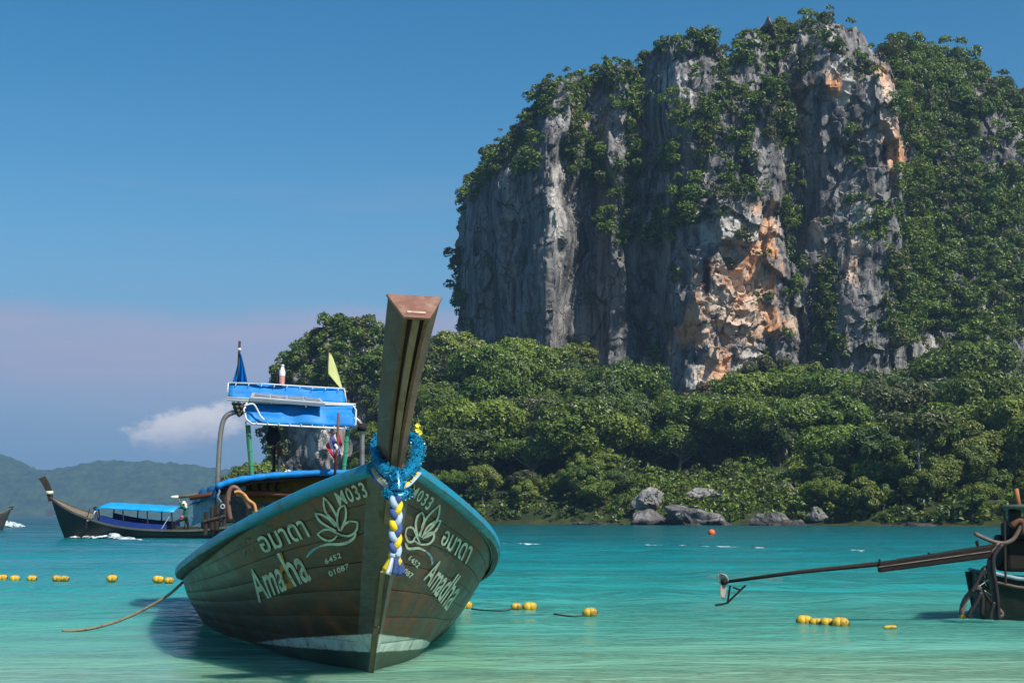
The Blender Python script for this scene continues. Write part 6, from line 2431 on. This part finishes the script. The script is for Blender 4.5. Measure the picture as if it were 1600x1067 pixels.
# ------------------------------------------------------------------ floats on the swimming line
def buoy(px, py, w_px, label, rz=0.0, dirty=False, flat=1.0, n=0):
    p = on_water(px, py)
    w = w_px / 2222.2 * p[1]
    r = empty('buoy', (p[0], p[1], 0), (R(n * 13 % 9 - 4), R((n * 7) % 11 - 5), rz))
    tag(r, label, 'buoy', 'yellow floats on the swimming lines')
    h = w * .56 * flat
    rad = h * .62
    prof = [(rad * .30, -w * .5), (rad * .42, -w * .485), (rad * .80, -w * .40), (rad * .98, -w * .24), (rad * 1.0, -.04 * w), (rad * .93, 0), (rad * 1.0, .04 * w), (rad * .98, w * .24), (rad * .80, w * .40), (rad * .42, w * .485), (rad * .30, w * .5)]
    MB().lathe(prof, 14, (0, 0, rad * .42), (0, R(90), 0)).build('float', M_BUOYDIRTY if dirty else M_BUOY, r, True, 50)
    for s in (-1, 1):
        MB().lathe([(rad * .2, -.02 * w), (rad * .36, -.015 * w), (rad * .36, .03 * w), (rad * .14, .04 * w)], 9, (s * w * .5, 0, rad * .42), (0, R(90 * s), 0)).build('rope_collar', M_DARKROPE, r)
    return r


BUOYS = [(4, 905, 15, 'cut off float at the left picture edge', False), (23, 906, 15, 'second float from the left picture edge, touching its neighbour', False), (50, 906, 15, 'single yellow float left of the joined pair below the dark boat', False),
         (89, 906, 15, 'left float of the joined pair below the travelling boat', True), (101, 906, 14, 'right float of the joined pair below the travelling boat', True), (175, 906, 16, 'lone yellow float midway between the pairs on the left', False),
         (247, 907.5, 17, 'yellow float next to the blotched one beside the moored boat', False), (264, 909, 15, 'blotched dark stained float touching the moored boat side', True),
         (728, 949, 20, 'yellow float right beside the moored boat on the right', False), (807, 950, 16, 'brown stained float left of the middle pair', True), (828, 951, 21, 'clean yellow float right of the middle pair', False),
         (922, 960, 22, 'tilted float with black band at the end of its dark rope', True), (1257, 973, 24, 'leftmost and cleanest float of the clump of four', False), (1275, 975, 20, 'second float from the left in the clump of four', True),
         (1293, 976, 22, 'most blackened float, third in the clump of four', True), (1313, 977, 26, 'rightmost lopsided float in the clump of four', True), (1391, 981, 20, 'almost sunken yellow float right of the clump of four', False)]
for k, (px, py, w, lb, dirty) in enumerate(BUOYS):
    buoy(px, py, w, lb, rng.uniform(-.25, .25), dirty, .45 if px == 1391 else 1.0, k)


def float_rope(pts, label, rad=.010):
    P = [on_water(a, b, .012) for a, b in pts]
    o = np.array(P[0])
    r = empty('float_line', tuple(o))
    tag(r, label, 'rope')
    MB().tube(catmull([p - o for p in P], 5), rad, 6).build('rope_line', M_DARKROPE, r, True)


float_rope([(737, 951), (760, 953), (785, 953.5), (800, 951)], 'dark rope joining the floats just right of the moored boat')
float_rope([(866, 958.5), (880, 961), (898, 962.5), (913, 961)], 'dark rope trailing left from the tilted banded float')
# orange marker buoy
_p = on_water(1112, 835)
_r = empty('marker_buoy', tuple(_p))
tag(_r, 'round orange marker buoy far out near the rocky shore', 'buoy')
_w = 5.6 / 2222.2 * _p[1]
MB().lathe([(.01, -_w * .9), (_w * .6, -_w * .75), (_w * .95, -_w * .2), (_w, .1 * _w), (_w * .85, _w * .6), (_w * .5, _w * .9), (_w * .16, _w), (_w * .14, _w * 1.12)], 16, (0, 0, _w * .45)).build('float', M_ORANGE, _r, True)
MB().lathe([(_w * .06, 0), (_w * .16, .02), (_w * .16, _w * .12), (_w * .05, _w * .15)], 8, (0, 0, _w * 1.52)).build('eye', M_IRON, _r)


# ------------------------------------------------------------------ foam of the wakes
def foam_patch(name, pts, wid, hgt, seed, label, thr=-.05):
    """pts along the wake in picture units, wid half width in metres, hgt heights"""
    P = np.array([on_water(a, b) for a, b in pts])
    n = 110
    f = np.linspace(0, 1, n)
    ax = np.linspace(0, 1, len(P))
    c = np.stack([np.interp(f, ax, P[:, k]) for k in range(3)], 1)
    W, H = np.interp(f, np.linspace(0, 1, len(wid)), wid), np.interp(f, np.linspace(0, 1, len(hgt)), hgt)
    m = 15
    V = np.zeros((n, m, 3))
    T = np.gradient(c, axis=0)
    T /= np.linalg.norm(T, axis=1, keepdims=True)
    N_ = np.stack([-T[:, 1], T[:, 0], 0 * T[:, 0]], 1)
    for j in range(m):
        q = j / (m - 1) * 2 - 1
        V[:, j] = c + N_ * (W * q)[:, None]
        nz = fbm(V[:, j, 0] * 2.2, V[:, j, 1] * 2.2, seed, 4, seed)
        V[:, j, 2] = H * (1 - q * q) * (.45 + .9 * np.clip(nz + .35, 0, 2)) + .012 + .02 * nz
    Q = grid_quads(n, m)
    cen = V.reshape(-1, 3)[Q].mean(1)
    qq = np.abs(np.tile((np.arange(m - 1) + .5) / (m - 1) * 2 - 1, n - 1))
    nz = fbm(cen[:, 0] * 1.6, cen[:, 1] * .9, seed + 4, 4, seed + 3)
    keep = nz + .55 - qq * .75 > thr
    me = quads_mesh(name, V.reshape(-1, 3), Q[keep], True)
    o = link(name, me, None, M_FOAM)
    tag(o, label, None, None, 'stuff')


foam_patch('bow_foam', [(108, 840), (130, 839.5), (160, 841), (190, 842), (222, 844.2)], [.12, .40, .35, .6, .55, .1], [.03, .15, .05, .20, .10, .02], 3, 'white bow wave foam along the travelling boat', .0)
foam_patch('wake_foam', [(4, 824), (14, 823), (28, 822.5), (40, 822.5)], [.6, 1.2, .7, .2], [.25, .5, .25, .05], 9, 'white wake foam behind the far left boat', -.2)
foam_patch('foam_streak', [(1010, 852), (1060, 853), (1130, 855), (1180, 857), (1222, 859.5)], [.08, .18, .28, .35, .12], [.01, .02, .03, .03, .01], 12, 'long thin streak of white foam right of the moored boat', .12)
foam_patch('foam_streak', [(785, 849), (812, 849.5), (836, 851), (856, 851)], [.06, .16, .24, .12], [.01, .02, .03, .01], 15, 'short streak of white foam close to the teal rail', .12)
foam_patch('foam_streak', [(1305, 860), (1330, 861), (1350, 862)], [.1, .3, .15], [.02, .03, .02], 18, 'faint fleck of foam above the propeller shaft', .2)
